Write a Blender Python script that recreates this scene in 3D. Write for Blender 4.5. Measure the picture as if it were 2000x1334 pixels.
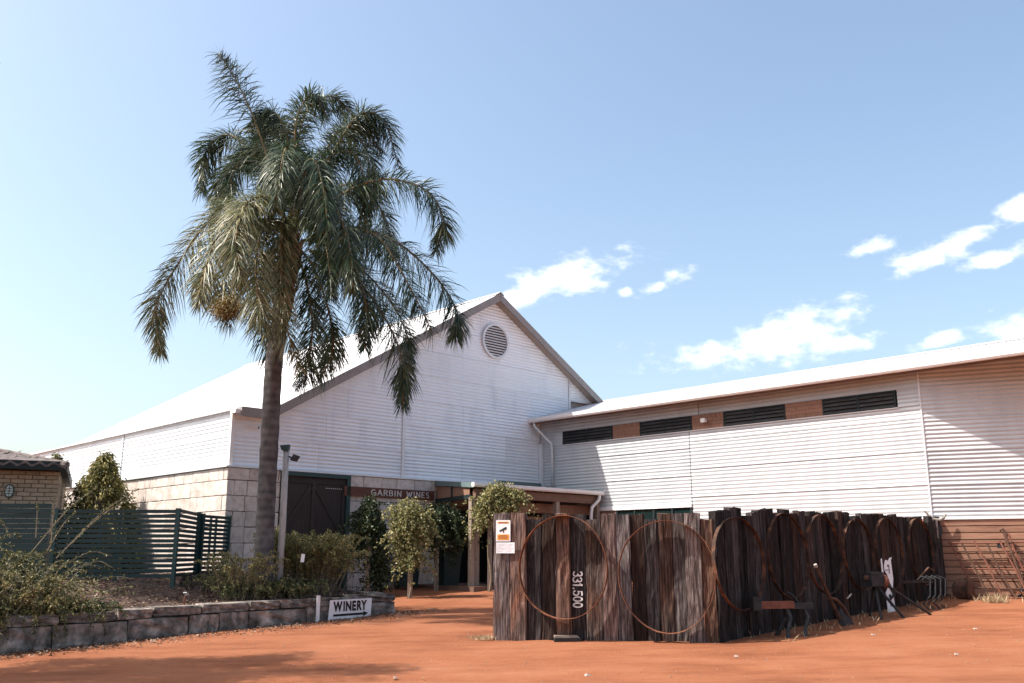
import bpy, bmesh, math, random
import numpy as np
from mathutils import Vector, Matrix
R = math.radians
random.seed(7)
rng = np.random.default_rng(11)
scene = bpy.context.scene
for o in list(bpy.data.objects):
    bpy.data.objects.remove(o)

# ------------------------------------------------------------------ camera, sky, sun, exposure
F, PIT, CH = 1797.0, R(13.03), 1.5            # focal length in photo pixels, upward tilt, eye height
cam_d = bpy.data.cameras.new('camera')
cam = bpy.data.objects.new('camera', cam_d)
scene.collection.objects.link(cam)
cam.location = (0, 0, CH)
cam.rotation_euler = (R(90) + PIT, 0, 0)
cam_d.sensor_width = 36
cam_d.lens = F / 2000 * 36
cam_d.clip_end = 4000
scene.camera = cam

SUN_EL = R(52.5)
SUN_AZ = R(8.0)                               # light travels towards +x, turned this much towards +y
to_sun = Vector((-math.cos(SUN_AZ) * math.cos(SUN_EL), -math.sin(SUN_AZ) * math.cos(SUN_EL), math.sin(SUN_EL)))
sun_d = bpy.data.lights.new('sun', 'SUN')
sun_d.energy = 4.7
sun_d.angle = R(0.53)
sun_d.color = (1.0, 0.93, 0.84)
sun = bpy.data.objects.new('sun', sun_d)
scene.collection.objects.link(sun)
sun.location = (-30, -5, 40)
sun.rotation_euler = to_sun.to_track_quat('Z', 'Y').to_euler()

world = bpy.data.worlds.new('World')
scene.world = world
world.use_nodes = True
wt = world.node_tree
for n in list(wt.nodes):
    wt.nodes.remove(n)
def wn(t, **k):
    n = wt.nodes.new(t)
    for a, v in k.items():
        setattr(n, a, v)
    return n
def wmath(op, a, b=None, c=None):
    n = wn('ShaderNodeMath', operation=op)
    for i, v in enumerate((a, b, c)):
        if v is None: continue
        if isinstance(v, (int, float)): n.inputs[i].default_value = v
        else: wt.links.new(v, n.inputs[i])
    return n.outputs[0]
sky = wn('ShaderNodeTexSky', sky_type='NISHITA')
sky.sun_disc = False
sky.sun_elevation = SUN_EL
sky.sun_rotation = math.atan2(to_sun.x, to_sun.y)
sky.air_density = 1.1
sky.dust_density = 3.2
sky.ozone_density = 1.8
bg_sky = wn('ShaderNodeBackground'); bg_sky.inputs['Strength'].default_value = 0.15
tint = wn('ShaderNodeVectorMath', operation='MULTIPLY'); tint.inputs[1].default_value = (1.05, 1.02, .95)
wt.links.new(sky.outputs[0], tint.inputs[0]); wt.links.new(tint.outputs[0], bg_sky.inputs['Color'])
bg_cloud = wn('ShaderNodeBackground')
bg_cloud.inputs['Color'].default_value = (1.0, 0.985, 0.97, 1)
bg_cloud.inputs['Strength'].default_value = 1.0
tc = wn('ShaderNodeTexCoord')
sep = wn('ShaderNodeSeparateXYZ'); wt.links.new(tc.outputs['Generated'], sep.inputs[0])
az = wmath('ARCTAN2', sep.outputs[0], sep.outputs[1])
el = wmath('ARCSINE', sep.outputs[2])
comb = wn('ShaderNodeCombineXYZ'); wt.links.new(az, comb.inputs[0]); wt.links.new(el, comb.inputs[1])
# fluffy edge: two noises over the direction
nz1 = wn('ShaderNodeTexNoise'); nz1.inputs['Scale'].default_value = 16; nz1.inputs['Detail'].default_value = 9; nz1.inputs['Roughness'].default_value = 0.62
wmap = wn('ShaderNodeMapping'); wmap.inputs['Scale'].default_value = (1, 1, 2.0)
wt.links.new(tc.outputs['Generated'], wmap.inputs['Vector'])
wt.links.new(wmap.outputs[0], nz1.inputs['Vector'])
def cloud_dir(px, py):
    u = (px - 1000) / F; v = (667 - py) / F
    x, y, z = u, math.cos(PIT) - math.sin(PIT) * v, math.sin(PIT) + math.cos(PIT) * v
    return math.atan2(x, y), math.atan2(z, math.hypot(x, y))
clouds = []
for px, py, rx, ry, rot in ((1110, 540, 150, 38, 18), (1040, 572, 70, 22, 22), (1295, 552, 62, 20, 16), (1222, 568, 18, 13, 0), (1395, 694, 130, 42, 4),
                            (1525, 662, 175, 48, 7), (1640, 670, 90, 20, 5), (1825, 494, 88, 28, 14), (1712, 480, 48, 15, 12),
                            (1955, 503, 72, 19, 12), (1990, 408, 42, 28, 6), (1845, 668, 50, 18, 14), (1990, 645, 110, 38, 6)):
    a_, e_ = cloud_dir(px, py)
    clouds.append((a_, e_, rx / F, ry / F, R(rot)))
crng = random.Random(5)
for k in range(12):                            # the same fair-weather scatter carries on round the rest of the horizon
    a_ = 0.75 + (2 * math.pi - 1.5) * (k + crng.random() * .8) / 12
    if a_ > math.pi: a_ -= 2 * math.pi
    clouds.append((a_, 0.12 + 0.2 * crng.random(), 0.05 + .06 * crng.random(), 0.015 + .014 * crng.random(), R(crng.uniform(2, 14))))
best = None
for a_, e_, rx, ry, rot in clouds:
    m = wn('ShaderNodeMapping', vector_type='TEXTURE')
    m.inputs['Location'].default_value = (a_, e_, 0)
    m.inputs['Rotation'].default_value = (0, 0, rot)
    m.inputs['Scale'].default_value = (rx, ry, 1)
    wt.links.new(comb.outputs[0], m.inputs['Vector'])
    ln = wn('ShaderNodeVectorMath', operation='LENGTH')
    wt.links.new(m.outputs[0], ln.inputs[0])
    d = wmath('SUBTRACT', 1.0, ln.outputs['Value'])
    best = d if best is None else wmath('MAXIMUM', best, d)
nz2 = wn('ShaderNodeTexNoise'); nz2.inputs['Scale'].default_value = 55; nz2.inputs['Detail'].default_value = 6
wt.links.new(wmap.outputs[0], nz2.inputs['Vector'])
nn = wmath('ADD', wmath('MULTIPLY_ADD', nz1.outputs[0], 3.4, -1.7), wmath('MULTIPLY_ADD', nz2.outputs[0], .9, -.45))
cm = wmath('ADD', wmath('MAXIMUM', best, -1.2), nn)
ramp = wn('ShaderNodeMapRange', interpolation_type='SMOOTHSTEP')
ramp.inputs['From Min'].default_value = -0.1; ramp.inputs['From Max'].default_value = 1.15
wt.links.new(cm, ramp.inputs['Value'])
mixs = wn('ShaderNodeMixShader')
wt.links.new(wmath('MULTIPLY', ramp.outputs[0], 0.97), mixs.inputs[0])
wt.links.new(bg_sky.outputs[0], mixs.inputs[1]); wt.links.new(bg_cloud.outputs[0], mixs.inputs[2])
wo = wn('ShaderNodeOutputWorld'); wt.links.new(mixs.outputs[0], wo.inputs[0])

scene.view_settings.view_transform = 'Standard'
scene.view_settings.look = 'None'
scene.view_settings.exposure = 0.85
scene.view_settings.gamma = 1.0
scene.view_settings.use_curve_mapping = False

# ------------------------------------------------------------------ helpers
cp, sp = math.cos(PIT), math.sin(PIT)
def ray(px, py):
    u = (px - 1000) / F; v = (667 - py) / F
    return Vector((u, cp - sp * v, sp + cp * v))
def atY(px, py, Y):
    d = ray(px, py); t = Y / d.y
    return Vector((d.x * t, Y, CH + d.z * t))
def atZ(px, py, z):
    d = ray(px, py); t = (z - CH) / d.z
    return Vector((d.x * t, d.y * t, z))
def g(x, y):                                  # height of the red dirt
    t = min(y - 10, 16)
    q = 0.0012 * t * t if t > 0 else 0
    return 0.06 + 0.02 * max(t, -14) + q + 0.017 * max(-12, min(12, x))
def gpt(px, py):
    z = .2
    for i in range(60):
        P = atZ(px, py, z); z = .5 * z + .5 * g(P.x, P.y)
    return P

def tag(o, label=None, cat=None, group=None, kind=None):
    if label: o['label'] = label
    if cat: o['category'] = cat
    if group: o['group'] = group
    if kind: o['kind'] = kind
    return o
def link(o, parent=None):
    scene.collection.objects.link(o)
    if parent is not None: o.parent = parent
    return o
def empty(name, loc=(0, 0, 0), rz=0, label=None, cat=None, group=None, parent=None):
    o = bpy.data.objects.new(name, None)
    o.empty_display_size = .2
    link(o, parent); o.location = loc; o.rotation_euler = (0, 0, rz)
    return tag(o, label, cat, group)

class MB:
    def __init__(s): s.v = []; s.f = []
    def add(s, vs, fs):
        n = len(s.v); s.v += [tuple(p) for p in vs]; s.f += [tuple(i + n for i in q) for q in fs]; return s
    def box(s, x0, y0, z0, x1, y1, z1):
        return s.add([(x0, y0, z0), (x1, y0, z0), (x1, y1, z0), (x0, y1, z0), (x0, y0, z1), (x1, y0, z1), (x1, y1, z1), (x0, y1, z1)],
                     [(0, 3, 2, 1), (4, 5, 6, 7), (0, 1, 5, 4), (1, 2, 6, 5), (2, 3, 7, 6), (3, 0, 4, 7)])
    def bar(s, p, q, w, h, up=(0, 0, 1)):
        p, q = Vector(p), Vector(q); d = (q - p).normalized(); up = Vector(up)
        sx = d.cross(up)
        if sx.length < 1e-4: sx = d.cross(Vector((1, 0, 0)))
        sx.normalize(); u = sx.cross(d)
        vs = []
        for c in (p, q):
            for a, b_ in ((-1, -1), (1, -1), (1, 1), (-1, 1)):
                vs.append(c + sx * a * w / 2 + u * b_ * h / 2)
        return s.add(vs, [(0, 1, 2, 3), (7, 6, 5, 4), (0, 4, 5, 1), (1, 5, 6, 2), (2, 6, 7, 3), (3, 7, 4, 0)])
    def tube(s, pts, rad, n=8, cap=True):
        pts = [Vector(p) for p in pts]; m = len(pts)
        if isinstance(rad, (int, float)): rad = [rad] * m
        base = len(s.v); prev = None
        for i, p in enumerate(pts):
            d = (pts[min(i + 1, m - 1)] - pts[max(i - 1, 0)])
            if d.length < 1e-9: d = Vector((0, 0, 1))
            d.normalize()
            if prev is None:
                prev = d.orthogonal().normalized()
            prev = (prev - d * prev.dot(d)).normalized(); w = d.cross(prev)
            for k in range(n):
                t = 2 * math.pi * k / n
                s.v.append(tuple(p + (prev * math.cos(t) + w * math.sin(t)) * rad[i]))
        for i in range(m - 1):
            for k in range(n):
                a, b_ = base + i * n + k, base + i * n + (k + 1) % n
                s.f.append((a, b_, b_ + n, a + n))
        if cap:
            s.f.append(tuple(base + k for k in reversed(range(n))))
            s.f.append(tuple(base + (m - 1) * n + k for k in range(n)))
        return s
    def prism(s, poly, origin, ux, uy, depth):  # polygon in (ux,uy) extruded along ux x uy * depth
        o = Vector(origin); ux = Vector(ux); uy = Vector(uy); w = ux.cross(uy).normalized() * depth
        n = len(poly)
        vs = [o + ux * p[0] + uy * p[1] for p in poly] + [o + ux * p[0] + uy * p[1] + w for p in poly]
        fs = [tuple(reversed(range(n))), tuple(range(n, 2 * n))]
        fs += [(i, (i + 1) % n, (i + 1) % n + n, i + n) for i in range(n)]
        return s.add(vs, fs)
    def mesh(s, name):
        me = bpy.data.meshes.new(name); me.from_pydata(s.v, [], s.f); me.update(); return me
    def build(s, name, mat, parent=None, smooth=False, label=None, cat=None, group=None, kind=None):
        return mobj(name, s.mesh(name), mat, parent, smooth, label, cat, group, kind)
def mobj(name, me, mat, parent=None, smooth=False, label=None, cat=None, group=None, kind=None):
    if mat and not me.materials: me.materials.append(mat)
    if smooth: me.polygons.foreach_set('use_smooth', [True] * len(me.polygons))
    o = bpy.data.objects.new(name, me); link(o, parent)
    return tag(o, label, cat, group, kind)
def np_mesh(name, V, loops, starts, totals):
    me = bpy.data.meshes.new(name)
    me.vertices.add(len(V)); me.vertices.foreach_set('co', np.ascontiguousarray(V, np.float32).ravel())
    me.loops.add(len(loops)); me.loops.foreach_set('vertex_index', np.ascontiguousarray(loops, np.int32))
    me.polygons.add(len(starts)); me.polygons.foreach_set('loop_start', np.ascontiguousarray(starts, np.int32))
    try: me.polygons.foreach_set('loop_total', np.ascontiguousarray(totals, np.int32))
    except Exception: pass
    me.update(calc_edges=True); me.validate()
    return me
def unit(A): return A / np.maximum(np.linalg.norm(A, axis=-1, keepdims=True), 1e-9)
def leaf_mesh(name, P, D, L, W, fold=0.25, roll=None):
    """one little folded leaf (two triangles either side of a midrib) per point"""
    n = len(P); D = unit(D)
    rnd = unit(rng.normal(size=(n, 3))) if roll is None else roll
    S = unit(np.cross(D, rnd)); U = np.cross(S, D)
    L = np.broadcast_to(L, (n,))[:, None]; W = np.broadcast_to(W, (n,))[:, None]
    base = P; tip = P + D * L; mid = P + D * L * .45
    a_ = mid + S * W * .5 + U * W * fold; b_ = mid - S * W * .5 + U * W * fold
    V = np.stack([base, a_, tip, b_], 1).reshape(-1, 3)
    i = np.arange(n) * 4
    loops = np.stack([i, i + 1, i + 2, i, i + 2, i + 3], 1).ravel()
    return np_mesh(name, V, loops, np.arange(2 * n) * 3, np.full(2 * n, 3))

# ------------------------------------------------------------------ materials
def mat_new(name):
    m = bpy.data.materials.new(name); m.use_nodes = True
    nt = m.node_tree; b_ = nt.nodes['Principled BSDF']
    return m, nt, b_
def node(nt, t, ins=None, **k):
    n = nt.nodes.new(t)
    for a, v in k.items(): setattr(n, a, v)
    for a, v in (ins or {}).items():
        if hasattr(v, 'is_output') or isinstance(v, bpy.types.NodeSocket): nt.links.new(v, n.inputs[a])
        else: n.inputs[a].default_value = v
    return n
def ramp_node(nt, fac, stops):
    n = nt.nodes.new('ShaderNodeValToRGB'); el_ = n.color_ramp.elements
    while len(el_) < len(stops): el_.new(.5)
    for e, (p, c) in zip(el_, stops):
        e.position = p; e.color = (*c, 1) if len(c) == 3 else c
    nt.links.new(fac, n.inputs[0]); return n.outputs[0]
def M(name, stops, scale=6, stretch=(1, 1, 1), rough=.8, bump=.3, bscale=None, metal=0, detail=6, dist=.02, rand=0.0, spec=.3, coord='Object', nrough=.6):
    """noise-ramped surface: stops = colours from low to high noise; rand = brightness change from object to object"""
    m, nt, b_ = mat_new(name)
    t = node(nt, 'ShaderNodeTexCoord')
    oi = node(nt, 'ShaderNodeObjectInfo')
    off = node(nt, 'ShaderNodeVectorMath', {0: oi.outputs['Random'], 1: (37., 11., 53.)}, operation='MULTIPLY')
    ad = node(nt, 'ShaderNodeVectorMath', {0: t.outputs[coord], 1: off.outputs[0]}, operation='ADD')
    mp = node(nt, 'ShaderNodeMapping', {'Vector': ad.outputs[0], 'Scale': stretch})
    nz = node(nt, 'ShaderNodeTexNoise', {'Vector': mp.outputs[0], 'Scale': scale, 'Detail': detail, 'Roughness': nrough})
    k = len(stops)
    col = ramp_node(nt, nz.outputs[0], [(.3 + .4 * i / max(k - 1, 1), c) for i, c in enumerate(stops)])
    if rand:
        mr = node(nt, 'ShaderNodeMapRange', {'Value': oi.outputs['Random'], 'To Min': 1 - rand, 'To Max': 1 + rand})
        hs = node(nt, 'ShaderNodeVectorMath', {0: col, 1: mr.outputs[0]}, operation='MULTIPLY'); col = hs.outputs[0]
    nt.links.new(col, b_.inputs['Base Color'])
    b_.inputs['Roughness'].default_value = rough; b_.inputs['Metallic'].default_value = metal
    b_.inputs['Specular IOR Level'].default_value = spec
    if bump:
        n2 = node(nt, 'ShaderNodeTexNoise', {'Vector': mp.outputs[0], 'Scale': bscale or scale * 3, 'Detail': 8, 'Roughness': .65})
        bp = node(nt, 'ShaderNodeBump', {'Height': n2.outputs[0], 'Strength': bump, 'Distance': dist})
        nt.links.new(bp.outputs[0], b_.inputs['Normal'])
    return m
def LEAF(name, cols, trans=.35, rough=.5, cscale=1.5, spec=.35):
    m, nt, b_ = mat_new(name)
    ge = node(nt, 'ShaderNodeNewGeometry'); t = node(nt, 'ShaderNodeTexCoord')
    nz = node(nt, 'ShaderNodeTexNoise', {'Vector': t.outputs['Object'], 'Scale': cscale, 'Detail': 3})
    ma = node(nt, 'ShaderNodeMath', {0: ge.outputs['Random Per Island'], 1: .55}, operation='MULTIPLY')
    mb = node(nt, 'ShaderNodeMath', {0: nz.outputs[0], 1: .6, 2: ma.outputs[0]}, operation='MULTIPLY_ADD')
    k = len(cols)
    col = ramp_node(nt, mb.outputs[0], [(.2 + .65 * i / (k - 1), c) for i, c in enumerate(cols)])
    nt.links.new(col, b_.inputs['Base Color']); b_.inputs['Roughness'].default_value = rough
    b_.inputs['Specular IOR Level'].default_value = spec
    tr = node(nt, 'ShaderNodeBsdfTranslucent', {'Color': col})
    mx = node(nt, 'ShaderNodeMixShader', {0: trans, 1: b_.outputs[0], 2: tr.outputs[0]})
    nt.links.new(mx.outputs[0], nt.nodes['Material Output'].inputs['Surface'])
    return m

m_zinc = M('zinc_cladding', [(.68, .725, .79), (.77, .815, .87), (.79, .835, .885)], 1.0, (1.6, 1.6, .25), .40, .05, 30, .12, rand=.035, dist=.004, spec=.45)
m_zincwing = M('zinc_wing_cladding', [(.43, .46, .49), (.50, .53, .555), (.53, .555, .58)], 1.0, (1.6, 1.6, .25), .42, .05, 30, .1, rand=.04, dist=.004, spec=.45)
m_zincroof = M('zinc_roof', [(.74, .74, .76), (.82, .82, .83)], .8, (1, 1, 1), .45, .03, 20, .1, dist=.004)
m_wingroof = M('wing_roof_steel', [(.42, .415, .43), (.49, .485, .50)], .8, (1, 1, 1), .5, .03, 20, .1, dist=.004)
m_flash = M('flashing', [(.62, .63, .66), (.72, .73, .75)], 3, rough=.4, bump=.04, metal=.15)
m_barge = M('barge_paint', [(.23, .215, .215), (.29, .275, .27)], 3, rough=.6, bump=.08)
m_soffit = M('soffit_board', [(.34, .28, .24), (.42, .36, .31)], 3, rough=.7, bump=.1)
m_gutter = M('gutter_paint', [(.70, .66, .65), (.80, .77, .76)], 2, rough=.4, bump=.04)
m_tealgut = M('teal_flashing', [(.10, .15, .155), (.16, .22, .225)], 2, rough=.45, bump=.05)
m_stone = M('limestone', [(.42, .36, .32), (.57, .50, .455), (.66, .59, .545)], 6, (.6, .25, .37), .92, .5, 14, rand=.13, dist=.02)
m_mortar = M('mortar', [(.33, .29, .27), (.42, .38, .35)], 8, rough=.95, bump=.4)
m_hmortar = M('brick_mortar', [(.16, .13, .10), (.22, .18, .14)], 8, rough=.95, bump=.3)
m_dark = M('dark_void', [(.012, .013, .014), (.02, .021, .023)], 4, rough=.9, bump=0)
m_doorwood = M('door_boards', [(.028, .022, .021), (.05, .038, .034)], 4, (8, 8, .5), .7, .3, rand=.15)
m_dgreen = M('dark_green_steel', [(.018, .045, .045), (.028, .062, .062)], 4, rough=.45, bump=.08, rand=.08)
m_green_slat = M('green_slat_paint', [(.014, .032, .034), (.021, .043, .045)], 3, rough=.42, bump=.05, rand=.1)
m_louvre = M('louvre_steel', [(.05, .055, .06), (.085, .09, .095)], 4, rough=.45, bump=.1, metal=.2, rand=.15)
m_timber = M('red_timber', [(.17, .085, .06), (.27, .15, .105), (.31, .19, .14)], 5, (8, 8, .6), .75, .3, rand=.12)
m_board_h = M('brown_weatherboard', [(.20, .098, .064), (.28, .148, .098), (.33, .19, .13)], 3, (.6, .6, 6), .75, .25, rand=.14)
m_lintel = M('brown_timber_beam', [(.13, .075, .055), (.20, .12, .09)], 4, (.7, .7, 6), .75, .3, rand=.1)
m_postgrey = M('grey_post_wood', [(.24, .19, .155), (.36, .29, .24)], 4, (6, 6, .5), .85, .35, rand=.12)
m_glass = M('window_glass', [(.008, .02, .02), (.012, .028, .028)], 1, rough=.06, bump=0, spec=.8)
m_white = M('white_paint', [(.72, .72, .73), (.82, .82, .83)], 4, rough=.5, bump=.06)
m_paper = M('white_paper', [(.70, .70, .74), (.80, .80, .84)], 10, rough=.7, bump=.1)
m_black = M('black_paint', [(.012, .012, .014), (.022, .022, .024)], 6, rough=.5, bump=.05)
m_orange = M('orange_print', [(.75, .29, .05), (.85, .36, .08)], 8, rough=.5, bump=.02)
m_brick = M('beige_brick', [(.34, .26, .18), (.47, .37, .27)], 6, rough=.9, bump=.35, rand=.12)
m_tile = M('roof_tile', [(.06, .052, .052), (.13, .108, .104), (.22, .18, .172)], 9, rough=.85, bump=.4, rand=.25)
m_fascia = M('dark_fascia', [(.012, .02, .022), (.02, .03, .032)], 4, rough=.6, bump=.06)
m_rust = M('rusty_hoop', [(.085, .034, .02), (.20, .076, .04), (.33, .14, .07)], 9, rough=.8, bump=.4, metal=.1, rand=.1)
m_rustdark = M('dark_rust', [(.035, .024, .02), (.085, .045, .032), (.13, .065, .042)], 10, rough=.8, bump=.5, metal=.2, rand=.15)
m_rustred = M('red_rust', [(.12, .045, .03), (.22, .085, .055)], 8, rough=.8, bump=.4, metal=.1)
m_hoopshade = M('shaded_hoop_iron', [(.02, .014, .012), (.06, .03, .02), (.20, .08, .04)], 5, rough=.8, bump=.4, metal=.1)  # shaded copy of the hoop rust: the run's shade is in the colour
m_iron = M('old_iron', [(.02, .022, .025), (.05, .05, .054)], 9, rough=.6, bump=.4, metal=.4)
m_horn = M('weathered_horn', [(.16, .14, .125), (.38, .34, .30)], 12, rough=.7, bump=.4)
m_mulchsoil = M('mulch_soil', [(.03, .021, .018), (.07, .045, .035), (.15, .085, .055)], 7, rough=.95, bump=.9, bscale=40, dist=.03)
m_chipstone = M('pale_stone', [(.34, .26, .21), (.50, .42, .36)], 12, rough=.9, bump=.3)
m_rwall = M('mossy_stone', [(.035, .034, .03), (.17, .15, .132), (.42, .35, .30)], 5.5, (.95, .3, .32), .92, .8, 22, rand=.22, dist=.03, detail=9)
m_trunk_t = M('tree_bark', [(.09, .07, .055), (.17, .14, .115)], 6, (3, 3, .6), .9, .5)
m_pole = M('galvanised_pole', [(.34, .33, .31), (.48, .47, .45)], 6, (3, 3, .6), .6, .2)
m_bin = M('bin_plastic', [(.012, .03, .03), (.02, .042, .042)], 4, rough=.5, bump=.06)
m_lampglass = M('lamp_diffuser', [(.45, .50, .47), (.58, .62, .58)], 6, rough=.3, bump=.05)
m_board = M('sign_board_timber', [(.10, .04, .026), (.15, .062, .04)], 4, (.6, .6, 6), .6, .15)
m_letter = M('cream_lettering', [(.62, .58, .54), (.72, .68, .64)], 9, rough=.6, bump=.05)
m_paintwhite = M('worn_white_paint', [(.30, .27, .25), (.66, .63, .62), (.74, .72, .71)], 22, rough=.8, bump=.2)

# weathered sleepers: tone per plank from own colour plus painted light and shade, long grain, cracks and stains
def plank_mat():
    m, nt, b_ = mat_new('weathered_sleeper')
    t = node(nt, 'ShaderNodeTexCoord'); oi = node(nt, 'ShaderNodeObjectInfo')
    off = node(nt, 'ShaderNodeVectorMath', {0: oi.outputs['Random'], 1: (91., 23., 47.)}, operation='MULTIPLY')
    ad = node(nt, 'ShaderNodeVectorMath', {0: t.outputs['Object'], 1: off.outputs[0]}, operation='ADD')
    mp = node(nt, 'ShaderNodeMapping', {'Vector': ad.outputs[0], 'Scale': (1, 1, .045)})
    grain = node(nt, 'ShaderNodeTexNoise', {'Vector': mp.outputs[0], 'Scale': 48, 'Detail': 9, 'Roughness': .7})
    mp2 = node(nt, 'ShaderNodeMapping', {'Vector': ad.outputs[0], 'Scale': (1, 1, .35)})
    big = node(nt, 'ShaderNodeTexNoise', {'Vector': mp2.outputs[0], 'Scale': 4.5, 'Detail': 5, 'Roughness': .6})
    c1 = ramp_node(nt, grain.outputs[0], [(.34, (.012, .010, .010)), (.46, (.10, .074, .066)), (.56, (.24, .19, .172)), (.68, (.46, .38, .35))])
    c2 = ramp_node(nt, grain.outputs[0], [(.34, (.016, .009, .008)), (.47, (.13, .062, .042)), (.58, (.28, .15, .10)), (.70, (.42, .27, .20))])
    pick = node(nt, 'ShaderNodeMath', {0: oi.outputs['Random'], 1: .55, 2: big.outputs[0]}, operation='MULTIPLY_ADD')
    pk = node(nt, 'ShaderNodeMapRange', {'Value': pick.outputs[0], 'From Min': .72, 'From Max': .98})
    mx = node(nt, 'ShaderNodeMix', {0: pk.outputs[0], 6: c1, 7: c2}, data_type='RGBA')
    # dark creosote stains
    st = node(nt, 'ShaderNodeTexNoise', {'Vector': mp2.outputs[0], 'Scale': 2.6, 'Detail': 6, 'Roughness': .7})
    sk = node(nt, 'ShaderNodeMapRange', {'Value': st.outputs[0], 'From Min': .50, 'From Max': .68, 'To Max': .75})
    mx2 = node(nt, 'ShaderNodeMix', {0: sk.outputs[0], 6: mx.outputs[2], 7: (.03, .024, .022, 1)}, data_type='RGBA')
    tn = node(nt, 'ShaderNodeVectorMath', {0: mx2.outputs[2], 1: oi.outputs['Color']}, operation='MULTIPLY')
    nt.links.new(tn.outputs[0], b_.inputs['Base Color'])
    b_.inputs['Roughness'].default_value = .88; b_.inputs['Specular IOR Level'].default_value = .2
    bp = node(nt, 'ShaderNodeBump', {'Height': grain.outputs[0], 'Strength': .5, 'Distance': .015})
    nt.links.new(bp.outputs[0], b_.inputs['Normal'])
    return m
m_plank = plank_mat()

def dirt_mat():
    m, nt, b_ = mat_new('red_dirt')
    t = node(nt, 'ShaderNodeTexCoord')
    n1 = node(nt, 'ShaderNodeTexNoise', {'Vector': t.outputs['Object'], 'Scale': .55, 'Detail': 6, 'Roughness': .6})
    mp = node(nt, 'ShaderNodeMapping', {'Vector': t.outputs['Object'], 'Rotation': (0, 0, R(-12)), 'Scale': (.35, 1.6, 1)})
    n2 = node(nt, 'ShaderNodeTexNoise', {'Vector': mp.outputs[0], 'Scale': 1.7, 'Detail': 9, 'Roughness': .72})
    n3 = node(nt, 'ShaderNodeTexNoise', {'Vector': t.outputs['Object'], 'Scale': 45, 'Detail': 5, 'Roughness': .7})
    v = node(nt, 'ShaderNodeTexVoronoi', {'Vector': t.outputs['Object'], 'Scale': 26})
    a1 = node(nt, 'ShaderNodeMath', {0: n1.outputs[0], 1: .50, 2: -.14}, operation='MULTIPLY_ADD')
    a2 = node(nt, 'ShaderNodeMath', {0: n2.outputs[0], 1: .62, 2: a1.outputs[0]}, operation='MULTIPLY_ADD')
    a3 = node(nt, 'ShaderNodeMath', {0: n3.outputs[0], 1: .28, 2: a2.outputs[0]}, operation='MULTIPLY_ADD')
    col = ramp_node(nt, a3.outputs[0], [(.36, (.165, .056, .027)), (.48, (.235, .084, .040)), (.58, (.285, .108, .053)), (.66, (.305, .122, .062)), (.78, (.35, .16, .092))])
    pe = node(nt, 'ShaderNodeMapRange', {'Value': v.outputs['Distance'], 'From Min': .04, 'From Max': .10, 'To Min': .55, 'To Max': 0})
    wn_ = node(nt, 'ShaderNodeTexWhiteNoise', {'Vector': v.outputs['Position']})
    gt = node(nt, 'ShaderNodeMath', {0: wn_.outputs['Value'], 1: .78}, operation='GREATER_THAN')
    pm = node(nt, 'ShaderNodeMath', {0: pe.outputs[0], 1: gt.outputs[0]}, operation='MULTIPLY')
    mx = node(nt, 'ShaderNodeMix', {0: pm.outputs[0], 6: col, 7: (.42, .26, .18, 1)}, data_type='RGBA')
    nt.links.new(mx.outputs[2], b_.inputs['Base Color'])
    b_.inputs['Roughness'].default_value = .95; b_.inputs['Specular IOR Level'].default_value = .15
    h = node(nt, 'ShaderNodeMath', {0: n3.outputs[0], 1: .5, 2: a2.outputs[0]}, operation='MULTIPLY_ADD')
    bp = node(nt, 'ShaderNodeBump', {'Height': h.outputs[0], 'Strength': .8, 'Distance': .06})
    nt.links.new(bp.outputs[0], b_.inputs['Normal'])
    return m
m_dirt = dirt_mat()

def palm_trunk_mat():
    m, nt, b_ = mat_new('palm_bark')
    t = node(nt, 'ShaderNodeTexCoord')
    w = node(nt, 'ShaderNodeTexWave', {'Vector': t.outputs['Object'], 'Scale': 1.9, 'Distortion': 1.6, 'Detail': 3, 'Detail Scale': 2}, wave_type='BANDS', bands_direction='Z')
    n = node(nt, 'ShaderNodeTexNoise', {'Vector': t.outputs['Object'], 'Scale': 5, 'Detail': 7})
    s = node(nt, 'ShaderNodeMath', {0: w.outputs[0], 1: .13, 2: n.outputs[0]}, operation='MULTIPLY_ADD')
    col = ramp_node(nt, s.outputs[0], [(.36, (.035, .034, .036)), (.55, (.075, .068, .068)), (.80, (.135, .12, .116))])
    nt.links.new(col, b_.inputs['Base Color']); b_.inputs['Roughness'].default_value = .85
    bp = node(nt, 'ShaderNodeBump', {'Height': s.outputs[0], 'Strength': .45, 'Distance': .03})
    nt.links.new(bp.outputs[0], b_.inputs['Normal']); return m
m_palmbark = palm_trunk_mat()
m_boots = M('palm_leaf_bases', [(.16, .075, .04), (.34, .19, .115), (.42, .26, .17)], 7, (5, 5, .6), .8, .5)
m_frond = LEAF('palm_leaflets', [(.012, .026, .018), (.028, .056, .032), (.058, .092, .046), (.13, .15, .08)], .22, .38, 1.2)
m_frond_lit = LEAF('palm_leaflets_lit', [(.022, .040, .022), (.075, .10, .045), (.18, .185, .085), (.34, .30, .16)], .28, .45, 1.2)  # lit copy of the leaflets: sunlight painted into a yellower, paler green
m_rachis = M('palm_rachis', [(.17, .15, .07), (.30, .22, .12)], 5, rough=.6, bump=.1)
m_seed = LEAF('palm_seed_cluster', [(.17, .12, .055), (.33, .25, .11), (.46, .37, .19)], .1, .7)
m_bush = LEAF('shrub_leaves', [(.014, .026, .014), (.042, .062, .024), (.12, .125, .045), (.32, .265, .12)], .25, .55, 1.1)
m_bush2 = LEAF('weeping_shrub_leaves', [(.02, .036, .014), (.068, .085, .028), (.20, .18, .06), (.42, .34, .14)], .3, .55, 1.0)
m_conifer = LEAF('conifer_sprays', [(.028, .038, .012), (.085, .09, .026), (.20, .18, .05), (.34, .28, .09)], .2, .6, 2.2)
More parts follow.
